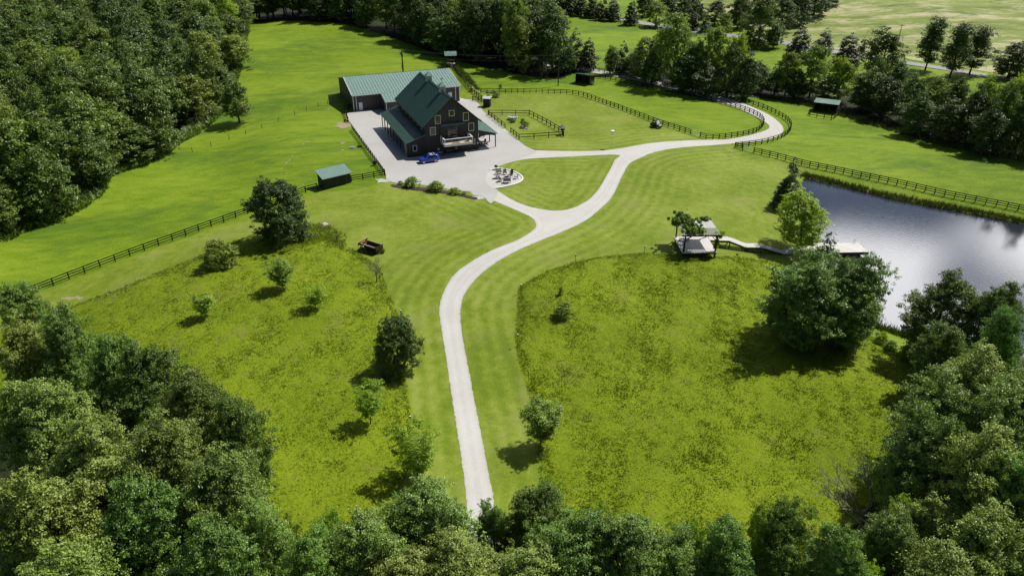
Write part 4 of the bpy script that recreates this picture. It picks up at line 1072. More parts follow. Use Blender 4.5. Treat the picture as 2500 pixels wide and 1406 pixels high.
# arched fascia on the front of the porch
ar = MB(); n = 14
for i in range(n):
    u0, u1 = i/n, (i+1)/n
    xa, xb = W_+.05+u0*4.1, W_+.05+u1*4.1
    def und(u): return 2.55+.45*math.sin(math.pi*min(1, max(0, u)))**.6
    def top_(u): return 4.34-u*1.15
    ar.add([(xa,-.06,und(u0)),(xb,-.06,und(u1)),(xb,-.06,top_(u1)),(xa,-.06,top_(u0)),(xa,.06,und(u0)),(xb,.06,und(u1)),(xb,.06,top_(u1)),(xa,.06,top_(u0))],
           [(0,1,2,3),(7,6,5,4),(0,4,5,1),(3,2,6,7)])
ar.build('arched_fascia', M['barn_wall'], barn)
def window(parent, x0, x1, z0, z1, y=-.03, mat='offwhite', side=None, fr=.11, mull=False, name='window'):
    """frame with a pane; side=None faces -y, 'L' faces -x at x=y"""
    def T(x, yy, z): return (x, y+yy, z) if side is None else (y+yy, -x, z)
    f = MB()
    def bx(xa, xb, za, zb, ya, yb):
        a, b_ = T(xa, ya, za), T(xb, yb, zb)
        f.box(min(a[0],b_[0]),max(a[0],b_[0]),min(a[1],b_[1]),max(a[1],b_[1]),za,zb)
    bx(x0-fr,x0,z0-fr,z1+fr,-.03,.03); bx(x1,x1+fr,z0-fr,z1+fr,-.03,.03); bx(x0,x1,z1,z1+fr,-.03,.03); bx(x0,x1,z0-fr,z0,-.03,.03)
    if mull: bx((x0+x1)/2-.03,(x0+x1)/2+.03,z0,z1,-.02,.02)
    w = f.build(name, M[mat], parent)
    p = MB(); a, b_ = T(x0, -.004, z0), T(x1, .012, z1)
    p.box(min(a[0],b_[0]),max(a[0],b_[0]),min(a[1],b_[1]),max(a[1],b_[1]),z0,z1)
    p.build('pane', M['glass'], w)
    return w
for x0, x1, z0, z1 in ((2.5,3.6,6.9,8.6),(5.72,6.78,8.3,9.4),(8.95,10.05,6.9,8.6),(1.25,2.4,4.5,6.1),(10.1,11.25,4.5,6.1),(-2.8,-2.08,1.35,2.5),(10.75,11.4,1.3,2.45)):
    window(barn, x0, x1, z0, z1)
for i in range(7): window(barn, -(2.2+i*3.45)-.9, -(2.2+i*3.45), 5.2, 6.35, -.03, 'offwhite', 'L', .07)
# upper glazed door with valance, white balcony
window(barn, 5.15, 7.45, 3.05, 6.05, -.035, 'black', None, .14, True, 'balcony_door')
MB().hexa([(3.6,-.75,6.42),(9.0,-.75,6.42),(9.0,-.01,6.62),(3.6,-.01,6.62)], .06).build('awning', M['roof_pale'], barn)
bal = thing('balcony', (0,0,0)); bal.parent = barn
MB().box(3.5,9.85,-3.2,-.01,2.74,2.9).build('balcony_floor', M['balcony_deck'], bal)
MB().box(3.44,9.91,-3.28,-3.204,2.45,2.93).box(3.42,3.496,-3.2,-.02,2.45,2.93).box(9.854,9.93,-3.2,-.02,2.45,2.93).build('balcony_fascia', M['offwhite'], bal)
for x, y in ((3.5,-3.2),(9.85,-3.2),(3.5,-1.6),(9.85,-1.6),(3.5,-.1),(9.85,-.1)):
    MB().box(x-.07,x+.07,y-.07,y+.07,2.5,4.0).build('railing_post', M['white'], bal)
for x in (5.1, 6.7, 8.3): MB().box(x-.025,x+.025,-3.23,-3.17,2.93,3.95).build('baluster', M['galv'], bal)
MB().box(3.38,9.97,-3.3,-3.1,4.0,4.12).build('railing', M['white'], bal)
MB().box(3.40,3.60,-3.1,-.02,4.0,4.12).build('railing', M['white'], bal)
MB().box(9.75,9.95,-3.1,-.02,4.0,4.12).build('railing', M['white'], bal)
MB().beam((3.6,-3.1,2.7),(3.6,-.02,1.6),.14,.16).beam((9.75,-3.1,2.7),(9.75,-.02,1.6),.14,.16).build('brace', M['darkwood'], bal)
# black panel painting the dark inside of the opening under the balcony; sliding door
dr = MB().box(4.3,8.35,-.03,-.006,.0,2.25).build('dark_opening_panel', M['black'], barn)
MB().box(8.4,11.0,-.12,-.045,.1,2.4).build('sliding_door', M['barn_wall'], barn)
MB().box(4.0,11.2,-.13,-.05,2.42,2.52).build('door_track', M['black'], barn)
MB().box(2.68,3.15,-.05,-.006,.9,1.28).build('wall_box', M['offwhite'], barn)
MB().box(12.0,12.2,-.07,-.006,1.2,1.7).build('wall_box', M['offwhite'], barn)
sd_ = MB().box(-4.13,-4.068,1.1,2.5,0,2.6).build('side_door', M['lumber'], barn)
for x in (-ov-.06, W_+ov+.06): MB().beam((x,-ov,HE-sl*ov+.02),(x,D_+ov,HE-sl*ov+.02),.12,.12).build('gutter', M['black'], barn)
def BL(x, y, z=0):
    c, s_ = math.cos(PHI), math.sin(PHI); return (BO[0]+x*c-y*s_, BO[1]+x*s_+y*c, BO[2]+z)

# ------------------------------------------------------------------ metal building
mtl = thing('metal_building', BL(-7.99, 41.59), PHI, 'long brown metal building with green ribbed roof and white trim behind the barn', 'shed')
MW, MD, ME, MR = 29.16, 21.6, 4.12, 6.5
ms = (MR-ME)/(MD/2)
FX0, FX1, FY = 7.6, 22.0, -5.0          # projecting middle part
fz = ME+ms*FY
mb = MB().add([(0,0,-.4),(MW,0,-.4),(MW,MD,-.4),(0,MD,-.4),(0,0,ME),(MW,0,ME),(MW,MD/2,MR),(MW,MD,ME),(0,MD,ME),(0,MD/2,MR)],
              [(0,1,5,4),(1,2,7,6,5),(2,3,8,7),(3,0,4,9,8)])
mb.build('wall', M['metal_wall'], mtl)
MB().add([(FX0,FY,-.4),(FX1,FY,-.4),(FX1,-.004,-.4),(FX0,-.004,-.4),(FX0,FY,fz),(FX1,FY,fz),(FX1,-.004,ME-.02),(FX0,-.004,ME-.02)],
         [(0,1,5,4),(1,2,6,5),(3,0,4,7),(4,5,6,7)]).build('wall', M['metal_wall'], mtl)
e_ = .25
roof_slope('roof', mtl, (-e_,-e_,ME-ms*e_+.12), (MW+e_,-e_,ME-ms*e_+.12), (MW+e_,MD/2,MR+.12), (-e_,MD/2,MR+.12), M['roof_pale'], rib=.8, ribw=.12, ribh=.09)
roof_slope('roof', mtl, (-e_,MD+e_,ME-ms*e_+.12), (MW+e_,MD+e_,ME-ms*e_+.12), (MW+e_,MD/2+.01,MR+.12), (-e_,MD/2+.01,MR+.12), M['roof_pale'], rib=.8, ribw=.12, ribh=.09)
roof_slope('roof', mtl, (FX0-e_,FY-e_,fz-ms*e_+.12), (FX1+e_,FY-e_,fz-ms*e_+.12), (FX1+e_,-e_-.01,ME-ms*e_+.118), (FX0-e_,-e_-.01,ME-ms*e_+.118), M['roof_pale'], rib=.8, ribw=.12, ribh=.09)
tr = MB()
tr.beam((-e_-.05,-e_,ME-ms*e_+.08),(-e_-.05,MD/2,MR+.08),.09,.26).beam((MW+e_+.05,-e_,ME-ms*e_+.08),(MW+e_+.05,MD/2,MR+.08),.09,.26)
tr.beam((-e_-.05,MD+e_,ME-ms*e_+.08),(-e_-.05,MD/2+.01,MR+.08),.09,.26).beam((MW+e_+.05,MD+e_,ME-ms*e_+.08),(MW+e_+.05,MD/2+.01,MR+.08),.09,.26)
tr.beam((-e_,-e_-.06,ME-.06),(FX0-e_,-e_-.06,ME-.06),.1,.2).beam((FX1+e_,-e_-.06,ME-.06),(MW+e_,-e_-.06,ME-.06),.1,.2)
tr.beam((FX0-e_,FY-e_-.06,fz-.06),(FX1+e_,FY-e_-.06,fz-.06),.1,.2)
tr.beam((FX0-e_-.05,-e_,ME-.03),(FX0-e_-.05,FY-e_,fz-.03),.09,.22)
tr.build('eave_trim', M['white'], mtl)
for x, y, h in ((-.03,-.03,ME-.1),(.75,-.05,ME-.1),(MW+.03,-.03,ME-.1),(MW-1.1,-.05,ME-.1),(FX0-.03,FY-.03,fz-.1)):
    MB().box(x-.08,x+.08,y-.08,y+.08,-.1,h).build('corner_trim', M['white'], mtl)
MB().box(1.35,2.3,-.06,-.004,.05,2.15).build('door', M['white'], mtl)
MB().box(26.0,27.0,-.06,-.004,.05,2.6).build('door', M['white'], mtl)
MB().box(-.05,-.004,5.0,7.5,.1,3.0).build('side_door', M['black'], mtl)

# ------------------------------------------------------------------ small sheds
def shed(loc, rz, w, d, hf, hb, label, roofmat='roof_pale', open_front=False, posts=0, ovh=.3, name='shed'):
    """front faces -y; hf, hb = wall heights at front and back"""
    t = thing(name, loc, rz, label, 'shed')
    if open_front:
        m = MB().box(-w/2,w/2,d/2-.08,d/2,-.5,hb-.02)
        for sx in (-1, 1):
            x0, x1 = sorted((sx*w/2, sx*(w/2-.08)))
            m.add([(x0,-d/2,-.5),(x1,-d/2,-.5),(x1,d/2-.081,-.5),(x0,d/2-.081,-.5),(x0,-d/2,hf-.02),(x1,-d/2,hf-.02),(x1,d/2-.081,hb-.02),(x0,d/2-.081,hb-.02)],
                  [(0,3,2,1),(4,5,6,7),(0,1,5,4),(1,2,6,5),(2,3,7,6),(3,0,4,7)])
        m.build('wall', M['shed_wall'], t)
        for i in range(posts):
            x = -w/2+.15+(w-.3)*i/(posts-1); MB().box(x-.07,x+.07,-d/2,-d/2+.14,-.3,hf-.05).build('post', M['darkwood'], t)
    else:
        MB().add([(-w/2,-d/2,-.5),(w/2,-d/2,-.5),(w/2,d/2,-.5),(-w/2,d/2,-.5),(-w/2,-d/2,hf),(w/2,-d/2,hf),(w/2,d/2,hb),(-w/2,d/2,hb)],
                 [(0,3,2,1),(4,5,6,7),(0,1,5,4),(1,2,6,5),(2,3,7,6),(3,0,4,7)]).build('wall', M['shed_wall'], t)
    k = (hb-hf)/d
    roof_slope('roof', t, (-w/2-ovh,-d/2-ovh,hf-k*ovh+.13), (w/2+ovh,-d/2-ovh,hf-k*ovh+.13), (w/2+ovh,d/2+ovh,hb+k*ovh+.13), (-w/2-ovh,d/2+ovh,hb+k*ovh+.13), M[roofmat], .08, .4, .035, .04)
    return t
def at(x, y, dz=0.): return (x, y, float(gz(x, y))+dz)
def mid_front(ax, ay, bx, by, d):
    """centre of a building whose front runs a->b (front faces -y locally)"""
    a = math.atan2(by-ay, bx-ax); cx, cy = (ax+bx)/2 - math.sin(a)*d/2, (ay+by)/2 + math.cos(a)*d/2
    return cx, cy, a
def px_front(pa, pb, d):
    A, B = G(*pa), G(*pb); cx, cy, a = mid_front(A[0], A[1], B[0], B[1], d)
    return (cx, cy, float(gz(cx, cy))), a, math.hypot(B[0]-A[0], B[1]-A[1])
l, a, w = px_front((792.7,463.5), (857.5,446.5), 2.8)
shed(l, a, w, 2.8, 2.15, 2.95, 'small black board shed with green ribbed roof standing in the fence line')
l, a, w = px_front((1404.4,203), (1440,209), 3.0)
shed(l, a, w, 3.0, 2.75, 2.2, 'open fronted black run-in shed beside the far straight drive', 'roof', True, 3, name='run_in_shed')
l, a, w = px_front((1986,271), (2041,279), 3.2)
shed(l, a, w, 3.2, 2.45, 2.75, 'open fronted black run-in shed with a small pen at the creek trees', 'roof_pale', True, 4, name='run_in_shed')
penW = PX([(1986,271),(1970,283),(2032,294),(2056,274),(2050,268)])
fence(penW, 1.9, 'little grey pen fence in front of the run-in shed by the creek', 2, world=True, stiff=True, h=1.2)
# hut
l, a, w = px_front((1179.5,262), (1195.5,263), 1.7)
h = shed(l, a, w, 1.7, 2.25, 2.4, 'tiny dark hut with grey roof between yard and big lawn', 'galv', ovh=.22, name='hut')
MB().box(-.35,.35,-.90,-.854,.0,1.9).build('door', M['darkwood'], h)
# roofed stand at the head of the lane
p = G(1101, 163); t = thing('roofed_stand', p, .12, 'open stand with green roof at the head of the fenced lane', 'shelter')
for x, y in ((-1.4,-1),(1.4,-1),(-1.4,1),(1.4,1)): MB().box(x-.07,x+.07,y-.07,y+.07,-.3,3.75).build('post', M['darkwood'], t)
MB().box(-1.5,1.5,-1.1,1.1,.9,1.02).build('platform', M['lumber'], t)
roof_slope('roof', t, (-1.9,-1.5,3.7),(1.9,-1.5,3.7),(1.9,1.5,4.5),(-1.9,1.5,4.5), M['roof_pale'], rib=.4)
s_ = MB()
for i in range(5): s_.box(-.5,.5,-1.35-i*.28,-1.1-i*.28,.75-i*.18,.8-i*.18)
s_.beam((-.5,-1.1,.9),(-.5,-2.5,0),.05,.15).beam((.5,-1.1,.9),(.5,-2.5,0),.05,.15).build('steps', M['lumber'], t)
MB().box(-1.5,-1.42,-1.1,1.1,1.8,1.9).box(-1.5,1.5,1.02,1.1,1.8,1.9).box(-1.5,-1.42,-1.1,1.1,1.35,1.43).build('railing', M['lumber'], t)

# pergola deck, walkway with steps, dock
zd = float(gz(30.5, 111.0)) + .95
pg = thing('pergola', (30.35, 111.3, zd), R(2), 'vine covered pergola on a pale timber deck beside the walkway', 'pergola')
MB().box(-2.85,2.85,-3.1,3.1,-.12,0).build('deck', M['deck'], pg)
MB().box(-2.8,2.8,-3.06,-3.0,-.34,-.124).box(-2.8,2.8,3.0,3.06,-.34,-.124).box(-2.8,-2.74,-2.99,2.99,-.34,-.124).box(2.74,2.8,-2.99,2.99,-.34,-.124).build('deck_fascia', M['darkwood'], pg)
lat = MB()
for i in range(19): lat.box(-2.7+i*.3-.03,-2.7+i*.3+.03,-2.96,-2.92,-1.6,-.345)
lat.build('skirt_slats', M['darkwood'], pg)
for x in (-2.55, 0, 2.55):
    for y in (-2.8, 2.8):
        if x == 0 and y < 0: continue
        MB().box(x-.09,x+.09,y-.09,y+.09,-1.8,2.75).build('post', M['darkwood'], pg)
MB().box(-3.1,3.1,-2.9,-2.75,2.76,2.98).box(-3.1,3.1,2.75,2.9,2.76,2.98).build('beam', M['darkwood'], pg)
MB().beam((-2.55,-2.8,1.9),(-1.7,-2.8,2.8),.1,.1).beam((2.55,-2.8,1.9),(1.7,-2.8,2.8),.1,.1).beam((2.55,2.8,1.9),(1.7,2.8,2.8),.1,.1).build('knee_brace', M['darkwood'], pg)
rf = MB()
for i in range(15): x = -2.9+i*.415; rf.box(x-.03,x+.03,-3.2,3.2,2.985,3.12)
rf.build('rafters', M['lumber'], pg)
lt = MB()
for i in range(22): y = -3.0+i*.285; lt.box(-3.1,3.1,y-.045,y+.045,3.124,3.15)
lt.build('laths', M['cloth_grey'], pg)
MB().add([(-.1,-.6,3.16),(2.95,-.6,3.16),(2.95,2.6,3.16),(-.1,2.6,3.16),(-.1,-.6,3.19),(2.95,-.6,3.19),(2.95,2.6,3.19),(-.1,2.6,3.19)],[(0,3,2,1),(4,5,6,7),(0,1,5,4),(1,2,6,5),(2,3,7,6),(3,0,4,7)]).build('shade_cloth', M['cloth_grey'], pg)
MB().box(-2.3,-.6,1.2,1.7,.36,.44).box(-2.25,-2.15,1.25,1.65,0,.355).box(-.75,-.65,1.25,1.65,0,.355).build('bench', M['lumber'], pg)
def vine(name, parent, blobs, n, leaf, mat, seed):
    rg = np.random.default_rng(seed); Ps = []; ns = []
    for (cx, cy, cz, rx, ry, rz, w) in blobs:
        k = int(n*w); d = rot_between(rg, k); sub = rot_between(rg, 40); si = rg.integers(0, 40, k); r = rg.uniform(.3, 1.05, 40)[si]
        Ps.append(np.array([cx, cy, cz])+sub[si]*r[:,None]*np.array([rx, ry, rz])+rg.normal(0, .10, (k, 3))); ns.append(d)
    P = np.vstack(Ps); n_ = np.vstack(ns)+np.array([0, 0, .7]); m = len(P); n_ /= np.linalg.norm(n_, axis=1)[:,None]
    a = np.cross(n_, rot_between(rg, m)); a /= np.linalg.norm(a, axis=1)[:,None]; b_ = np.cross(n_, a)
    L = leaf*rg.uniform(.6, 1.3, m)[:,None]
    V = np.stack([P-a*L, P-b_*L*.7, P+a*L, P+b_*L*.7], 1).reshape(-1, 3)
    me = np_mesh(name, V, np.arange(4*m).reshape(-1, 4), mat); point_attr(me, 'leaf', np.repeat(rg.uniform(0, 1, m), 4))
    return link(name, me, parent)
vn = thing('climbing_vine', (30.35, 111.3, zd), R(2), 'leafy green vine spreading over the left half of the pergola roof', 'vine')
vine('foliage', vn, [(-2.4,2.0,3.8,2.3,1.7,1.1,.3),(-1.0,.6,3.7,1.8,2.2,.9,.25),(-1.4,-1.9,3.5,1.9,2.0,.9,.3),(-.2,-1.9,3.3,1.0,.8,.35,.12),(-2.9,2.6,2.9,.7,.7,.5,.07),(1.9,2.8,3.3,1.2,.45,.4,.14)], 24000, .13, M['leaf_near2'], 5)
MB().tube([(-2.7,-2.5,-.9),(-2.6,-2.6,1.2),(-2.2,-2.0,2.9),(-1.2,-.6,3.2)],[.07,.06,.05,.03],5).build('stem', M['bark'], vn)
vn = thing('climbing_vine', BL(0,0), 0, 'light green vine climbing the right front post of the pergola', 'vine'); vn.location = (30.35, 111.3, zd); vn.rotation_euler = (0,0,R(2))
vine('foliage', vn, [(2.7,-2.6,1.3,.38,.38,1.1,.4),(2.9,-2.4,2.8,.75,.6,.5,.45),(3.5,-2.1,3.0,.6,.4,.25,.15)], 3200, .11, M['leaf_bright'], 6)
MB().tube([(2.7,-2.9,-.9),(2.68,-2.92,1.0),(2.8,-2.7,2.8)],[.05,.04,.03],5).build('stem', M['bark'], vn)

DZ = WATER_Z+1.15
wk = thing('walkway', (33.2, 113.7, zd), 0, 'pale timber walkway stepping down from the pergola to the pond', 'walkway')
dzr = DZ-zd
wp = [(0,.1,0),(3.4,-.1,-.02),(6.2,-.6,dzr*.36),(8.7,-.7,dzr*.36),(13.2,.2,dzr+.03),(15.2,1.2,dzr+.02)]
def deck_run(name, a, b, w=1.6, steps=0):
    a, b = Vector(a), Vector(b)
    if not steps:
        MB().beam(a-Vector((0,0,.05)), b-Vector((0,0,.05)), w, .09).build(name, M['deck'], wk)
    else:
        s = MB(); d = b-a
        for i in range(steps):
            p0 = a+Vector((d.x*i/steps, d.y*i/steps, d.z*(i+.5)/steps-.05)); p1 = a+Vector((d.x*(i+.93)/steps, d.y*(i+.93)/steps, d.z*(i+.5)/steps-.05))
            s.beam(p0, p1, w, .08)
        s.build(name, M['deck'], wk)
    sd = Vector((-(b-a).y, (b-a).x, 0)).normalized()*(w/2-.06)
    q = MB()
    for sg in (-1, 1): q.beam(a+sd*sg-Vector((0,0,.28)), b+sd*sg-Vector((0,0,.28)), .07, .26)
    q.build('stringer', M['darkwood'], wk)
deck_run('landing', wp[0], wp[1]); deck_run('steps', wp[1], wp[2], steps=7); deck_run('landing', wp[2], wp[3]); deck_run('steps', wp[3], wp[4], steps=11); deck_run('landing', wp[4], wp[5])
for k, (x, y, z) in enumerate(wp):
    for sg in (-.7, .7):
        gzz = float(gz(33.2+x, 113.7+y+sg))-zd
        MB().box(x-.07,x+.07,y+sg-.07,y+sg+.07,min(gzz-.4, z-.8),z-.15).build('support_post', M['darkwood'], wk)
dk = thing('dock', (48.0, 115.5, DZ), R(2), 'pale timber dock on the pond with an end platform', 'dock')
MB().box(0,4.8,-.8,.8,-.12,0).build('gangway', M['deck'], dk)
ep = MB().box(4.81,12.9,-1.9,1.9,-.12,.0)
ep.build('platform', M['deck'], dk)
MB().box(4.8,12.92,-1.96,-1.91,-.5,-.02).box(4.8,12.92,1.91,1.96,-.5,-.02).box(12.91,12.96,-1.9,1.9,-.5,-.02).build('rim', M['darkwood'], dk)
for x in (1.5,3.8,5.2,9.0,12.6):
    for y in ((-.7,.7) if x < 4.5 else (-1.75,1.75)): MB().cone((x,y,-3.2),(x,y,-.13),.1,.1,8).build('piling', M['darkwood'], dk)
for y in (1.6,2.0): MB().box(12.0,12.06,y-.02,y+.02,.004,.85).build('cleat_post', M['white'], dk)

# ------------------------------------------------------------------ lamps, poles, wires, signs
def lamp(base, top, label):
    p = G(*base); h = max(1.2, height_to(p, top)); t = thing('garden_lamp', p, 0, label, 'lamp post', 'short lamp posts along the mown verge')
    MB().cone((0,0,-.3),(0,0,h-.3),.035,.03,6).build('pole', M['black'], t)
    MB().cone((0,0,h-.32),(0,0,h-.08),.06,.13,8).build('lamp_head', M['black'], t)
    MB().sphere((0,0,h-.03),.11,8,5,(1,1,.6)).build('lamp_shade', M['white'], t)
for b_, tp, lab in [((1264,845),816,'short lamp post on the verge, nearest right of the drive'),((1272,716),694,'short lamp post at the corner where the right meadow begins'),((1405,638),621,'short lamp post on the upper left rim of the right meadow'),
                    ((1573,618),601,'short lamp post on the top rim of the right meadow'),((980,780),757,'short lamp post on the left meadow edge above the dark bush tree'),((1003,1040),1015,'short lamp post on the left meadow edge near the bottom')]:
    lamp(b_, tp, lab)
for b_, tp, lab in [((332,688),665,'thin grey stake at the top edge of the left meadow'),((925,641),618,'thin dark stake below the rusty cart')]:
    p = G(*b_); h = height_to(p, tp); t = thing('stake', p, 0, lab, 'stake'); MB().cone((0,0,-.2),(0,0,h),.03,.02,5).build('stake_rod', M['lumber'], t)
p1 = G(985, 190); h1 = height_to(p1, 120)
t = thing('utility_pole', p1, 0, 'thick vine wrapped utility pole with transformer behind the metal building', 'utility pole')
MB().cone((0,0,-.5),(0,0,h1),.2,.13,10).build('pole', M['pole'], t)
vine('ivy', t, [(0,0,h1*.35,.32,.32,h1*.35,.6),(0,0,h1*.75,.22,.22,h1*.2,.4)], 1500, .09, M['leaf_dark'], 9)
MB().beam((-.9,0,h1-.35),(.9,0,h1-.35),.1,.12,(0,0,1)).build('crossarm', M['pole'], t)
MB().cone((-.42,0,h1-1.7),(-.42,0,h1-.9),.22,.22,10).build('transformer', M['galv'], t)
p2 = G(1362.5, 210); h2 = height_to(p2, 132)
t = thing('utility_pole', p2, 0, 'tall plain utility pole left of the far run-in shed', 'utility pole')
MB().cone((0,0,-.5),(0,0,h2),.17,.11,10).build('pole', M['pole'], t); MB().beam((-.7,0,h2-.3),(.7,0,h2-.3),.1,.1).build('crossarm', M['pole'], t)
p3 = G(2195, 92); t = thing('utility_pole', p3, 0, 'distant utility pole behind the broad green roadside tree', 'utility pole'); h3 = height_to(p3, 60)
MB().cone((0,0,-.5),(0,0,h3),.16,.1,8).build('pole', M['pole'], t); MB().beam((-1.1,0,h3-.5),(1.1,0,h3-.5),.12,.14).build('crossarm', M['pole'], t)
def wires(a, b, label, offs, sag=1.0, r=.022):
    A, B = Vector(a), Vector(b); t = thing('power_line', a, 0, label, 'power line')
    for oy, oz in offs:
        mb = MB(); pts = []
        for i in range(17):
            u = i/16; q = A.lerp(B, u)-A; pts.append((q.x, q.y+oy, q.z+oz-sag*4*u*(1-u)))
        mb.tube(pts, [r]*17, 4).build('wire', M['wire'], t)
wires((p1[0],p1[1],p1[2]+h1-.3), (p2[0],p2[1],p2[2]+h2-.3), 'thin power wires between the two utility poles', [(0,0),(.6,0),(0,-1.4)])
q3 = at(105, 214); wires((p2[0],p2[1],p2[2]+h2-.3), (q3[0],q3[1],q3[2]+9), 'thin power wires running right past the creek trees', [(0,0),(.6,0),(0,-1.4)], 1.6)
# birdhouse / white sign ball
p = G(1373, 330); t = thing('birdhouse', p, .3, 'white roofed birdhouse on a dark post at the paddock corner', 'birdhouse')
MB().box(-.12,.12,-.12,.12,-.3,1.25).build('post', M['darkwood'], t); MB().box(-.36,.36,-.36,.36,1.25,1.75).build('box', M['darkwood'], t)
MB().add([(-.6,-.6,1.75),(.6,-.6,1.75),(.6,.6,1.75),(-.6,.6,1.75),(0,0,2.75)],[(3,2,1,0),(0,1,4),(1,2,4),(2,3,4),(3,0,4)]).build('roof', M['galv'], t)
p = G(1493, 361); t = thing('birdhouse', p, .2, 'small white martin house on a thin pole in the big lawn', 'birdhouse'); h = height_to(p, 318)
MB().cone((0,0,-.3),(0,0,h-.6),.035,.03,6).build('pole', M['galv'], t); MB().box(-.32,.32,-.32,.32,h-.6,h-.15).build('box', M['white'], t)
MB().add([(-.42,-.42,h-.15),(.42,-.42,h-.15),(.42,.42,h-.15),(-.42,.42,h-.15),(0,0,h+.05)],[(3,2,1,0),(0,1,4),(1,2,4),(2,3,4),(3,0,4)]).build('roof', M['white'], t)

# ------------------------------------------------------------------ vehicles
def wheel(parent, x, y, r, w, name='wheel'):
    e = thing(name, (x, y, r)); e.parent = parent
    MB().cone((0,-w/2,0),(0,w/2,0),r,r,20).build('tyre', M['tyre'], e)
    s = -1 if y < 0 else 1
    rm = MB().cone((0,s*(w/2+.002),0),(0,s*(w/2+.02),0),r*.24,r*.22,10)
    for i in range(5):
        a = i*2*math.pi/5; rm.beam((0,s*(w/2+.012),0),(math.cos(a)*r*.66,s*(w/2+.012),math.sin(a)*r*.66),.09,.02,(0,s,0))
    for i in range(16):
        a, b_ = i*math.pi/8, (i+1)*math.pi/8
        rm.beam((math.cos(a)*r*.66,s*(w/2+.01),math.sin(a)*r*.66),(math.cos(b_)*r*.66,s*(w/2+.01),math.sin(b_)*r*.66),.02,.07,(math.cos(a),0,math.sin(a)))
    rm.build('rim', M['alloy'], e)
car = thing('parked_car', (0,0,0), 0, 'bright blue compact SUV with roof bars parked in the barn shadow', 'car')
cfw, crw = BL(-2.1,-5.2), BL(.53,-5.15)
car.location = ((cfw[0]+crw[0])/2 - math.sin(R(190))*(-.8), (cfw[1]+crw[1])/2 + .85, .085)
car.rotation_euler = (0, 0, math.atan2(cfw[1]-crw[1], cfw[0]-crw[0]))
ST = [  # x, z_bottom, z_belt, z_top(roof centre), half width bottom, belt, top
 (2.20,.45,.70,.76,.70,.64,.50),(2.12,.32,.86,.92,.84,.80,.62),(1.80,.28,.98,1.04,.91,.88,.68),(1.25,.28,1.04,1.11,.92,.90,.72),(1.02,.28,1.06,1.15,.92,.90,.70),
 (.30,.28,1.06,1.58,.92,.90,.64),(-.10,.28,1.07,1.66,.92,.90,.65),(-.9,.28,1.09,1.69,.92,.90,.66),(-1.65,.28,1.13,1.66,.92,.90,.64),(-1.98,.32,1.15,1.50,.90,.87,.62),(-2.15,.36,1.08,1.14,.86,.82,.62),(-2.22,.45,.85,.90,.78,.72,.5)]
V = []; Fc = []
for (x, zb, zm, zt, wb, wm_, wt) in ST:
    ring = [(-wb*.9,zb),(-wb,zb+.12),(-wm_-.02,(zb+zm)/2),(-wm_,zm),(-wt-.02,zt-.07),(-wt*.8,zt-.01),(0,zt+.015),(wt*.8,zt-.01),(wt+.02,zt-.07),(wm_,zm),(wm_+.02,(zb+zm)/2),(wb,zb+.12),(wb*.9,zb)]
    V += [(x, y, z) for y, z in ring]
k = 13
for i in range(len(ST)-1):
    for j in range(k): Fc.append((i*k+j, i*k+(j+1) % k, (i+1)*k+(j+1) % k, (i+1)*k+j))
Fc += [tuple(range(k-1,-1,-1)), tuple(range((len(ST)-1)*k, len(ST)*k))]
MB().add(V, Fc).build('body', M['carblue'], car, smooth=True)
def ringpt(i, side, f):      # point on the glass band between belt and roof edge
    x, zb, zm, zt, wb, wm_, wt = ST[i]
    return Vector((x, side*((wm_)*(1-f)+(wt+.02)*f+.012), zm*(1-f)+(zt-.07)*f))
for side in (-1, 1):
    for ids, nm in (((5,6,7),'front_window'),((7,8),'rear_window')):
        g_ = MB()
        for a_, b_ in zip(ids[:-1], ids[1:]):
            q = [ringpt(a_,side,.10), ringpt(b_,side,.10), ringpt(b_,side,.9), ringpt(a_,side,.9)]
            g_.add([tuple(v) for v in q], [(0,1,2,3) if side < 0 else (3,2,1,0)])
        g_.build('side_window', M['carglass'], car)
    MB().box(*sorted((.95,.75)), *sorted((side*.93,side*1.08)), .98, 1.12).build('mirror', M['carblue'], car)
    MB().sphere((1.97,side*.70,.80),.17,8,5,(1.1,.7,.5)).build('headlight', M['lampglass'], car)
    MB().sphere((-2.08,side*.72,1.0),.15,8,5,(.6,.6,1.2)).build('tail_light', M['tail'], car)
    MB().beam((-.1,side*.62,1.74),(-1.6,side*.6,1.70),.04,.04).build('roof_rail', M['galv'], car)
MB().add([(.99,-.68,1.17),(.99,.68,1.17),(.34,.58,1.57),(.34,-.58,1.57)],[(0,1,2,3)]).build('windscreen', M['carglass'], car).location.z = .02
MB().add([(-2.13,-.58,1.20),(-2.13,.58,1.20),(-1.99,.56,1.48),(-1.99,-.56,1.48)],[(3,2,1,0)]).build('rear_window', M['carglass'], car).location = (-.02,0,.02)
for x in (-.25,-1.15): MB().beam((x,-.62,1.79),(x,.62,1.79),.07,.04).build('roof_bar', M['silver'], car)
MB().box(-.95,-.35,-.42,.42,1.665,1.69).build('sunroof', M['silver'], car)
for x in (1.38,-1.28):
    for y in (-.82,.82): wheel(car, x, y, .36, .24)
MB().box(2.12,2.2,-.45,.45,.42,.62).build('grille', M['black'], car)

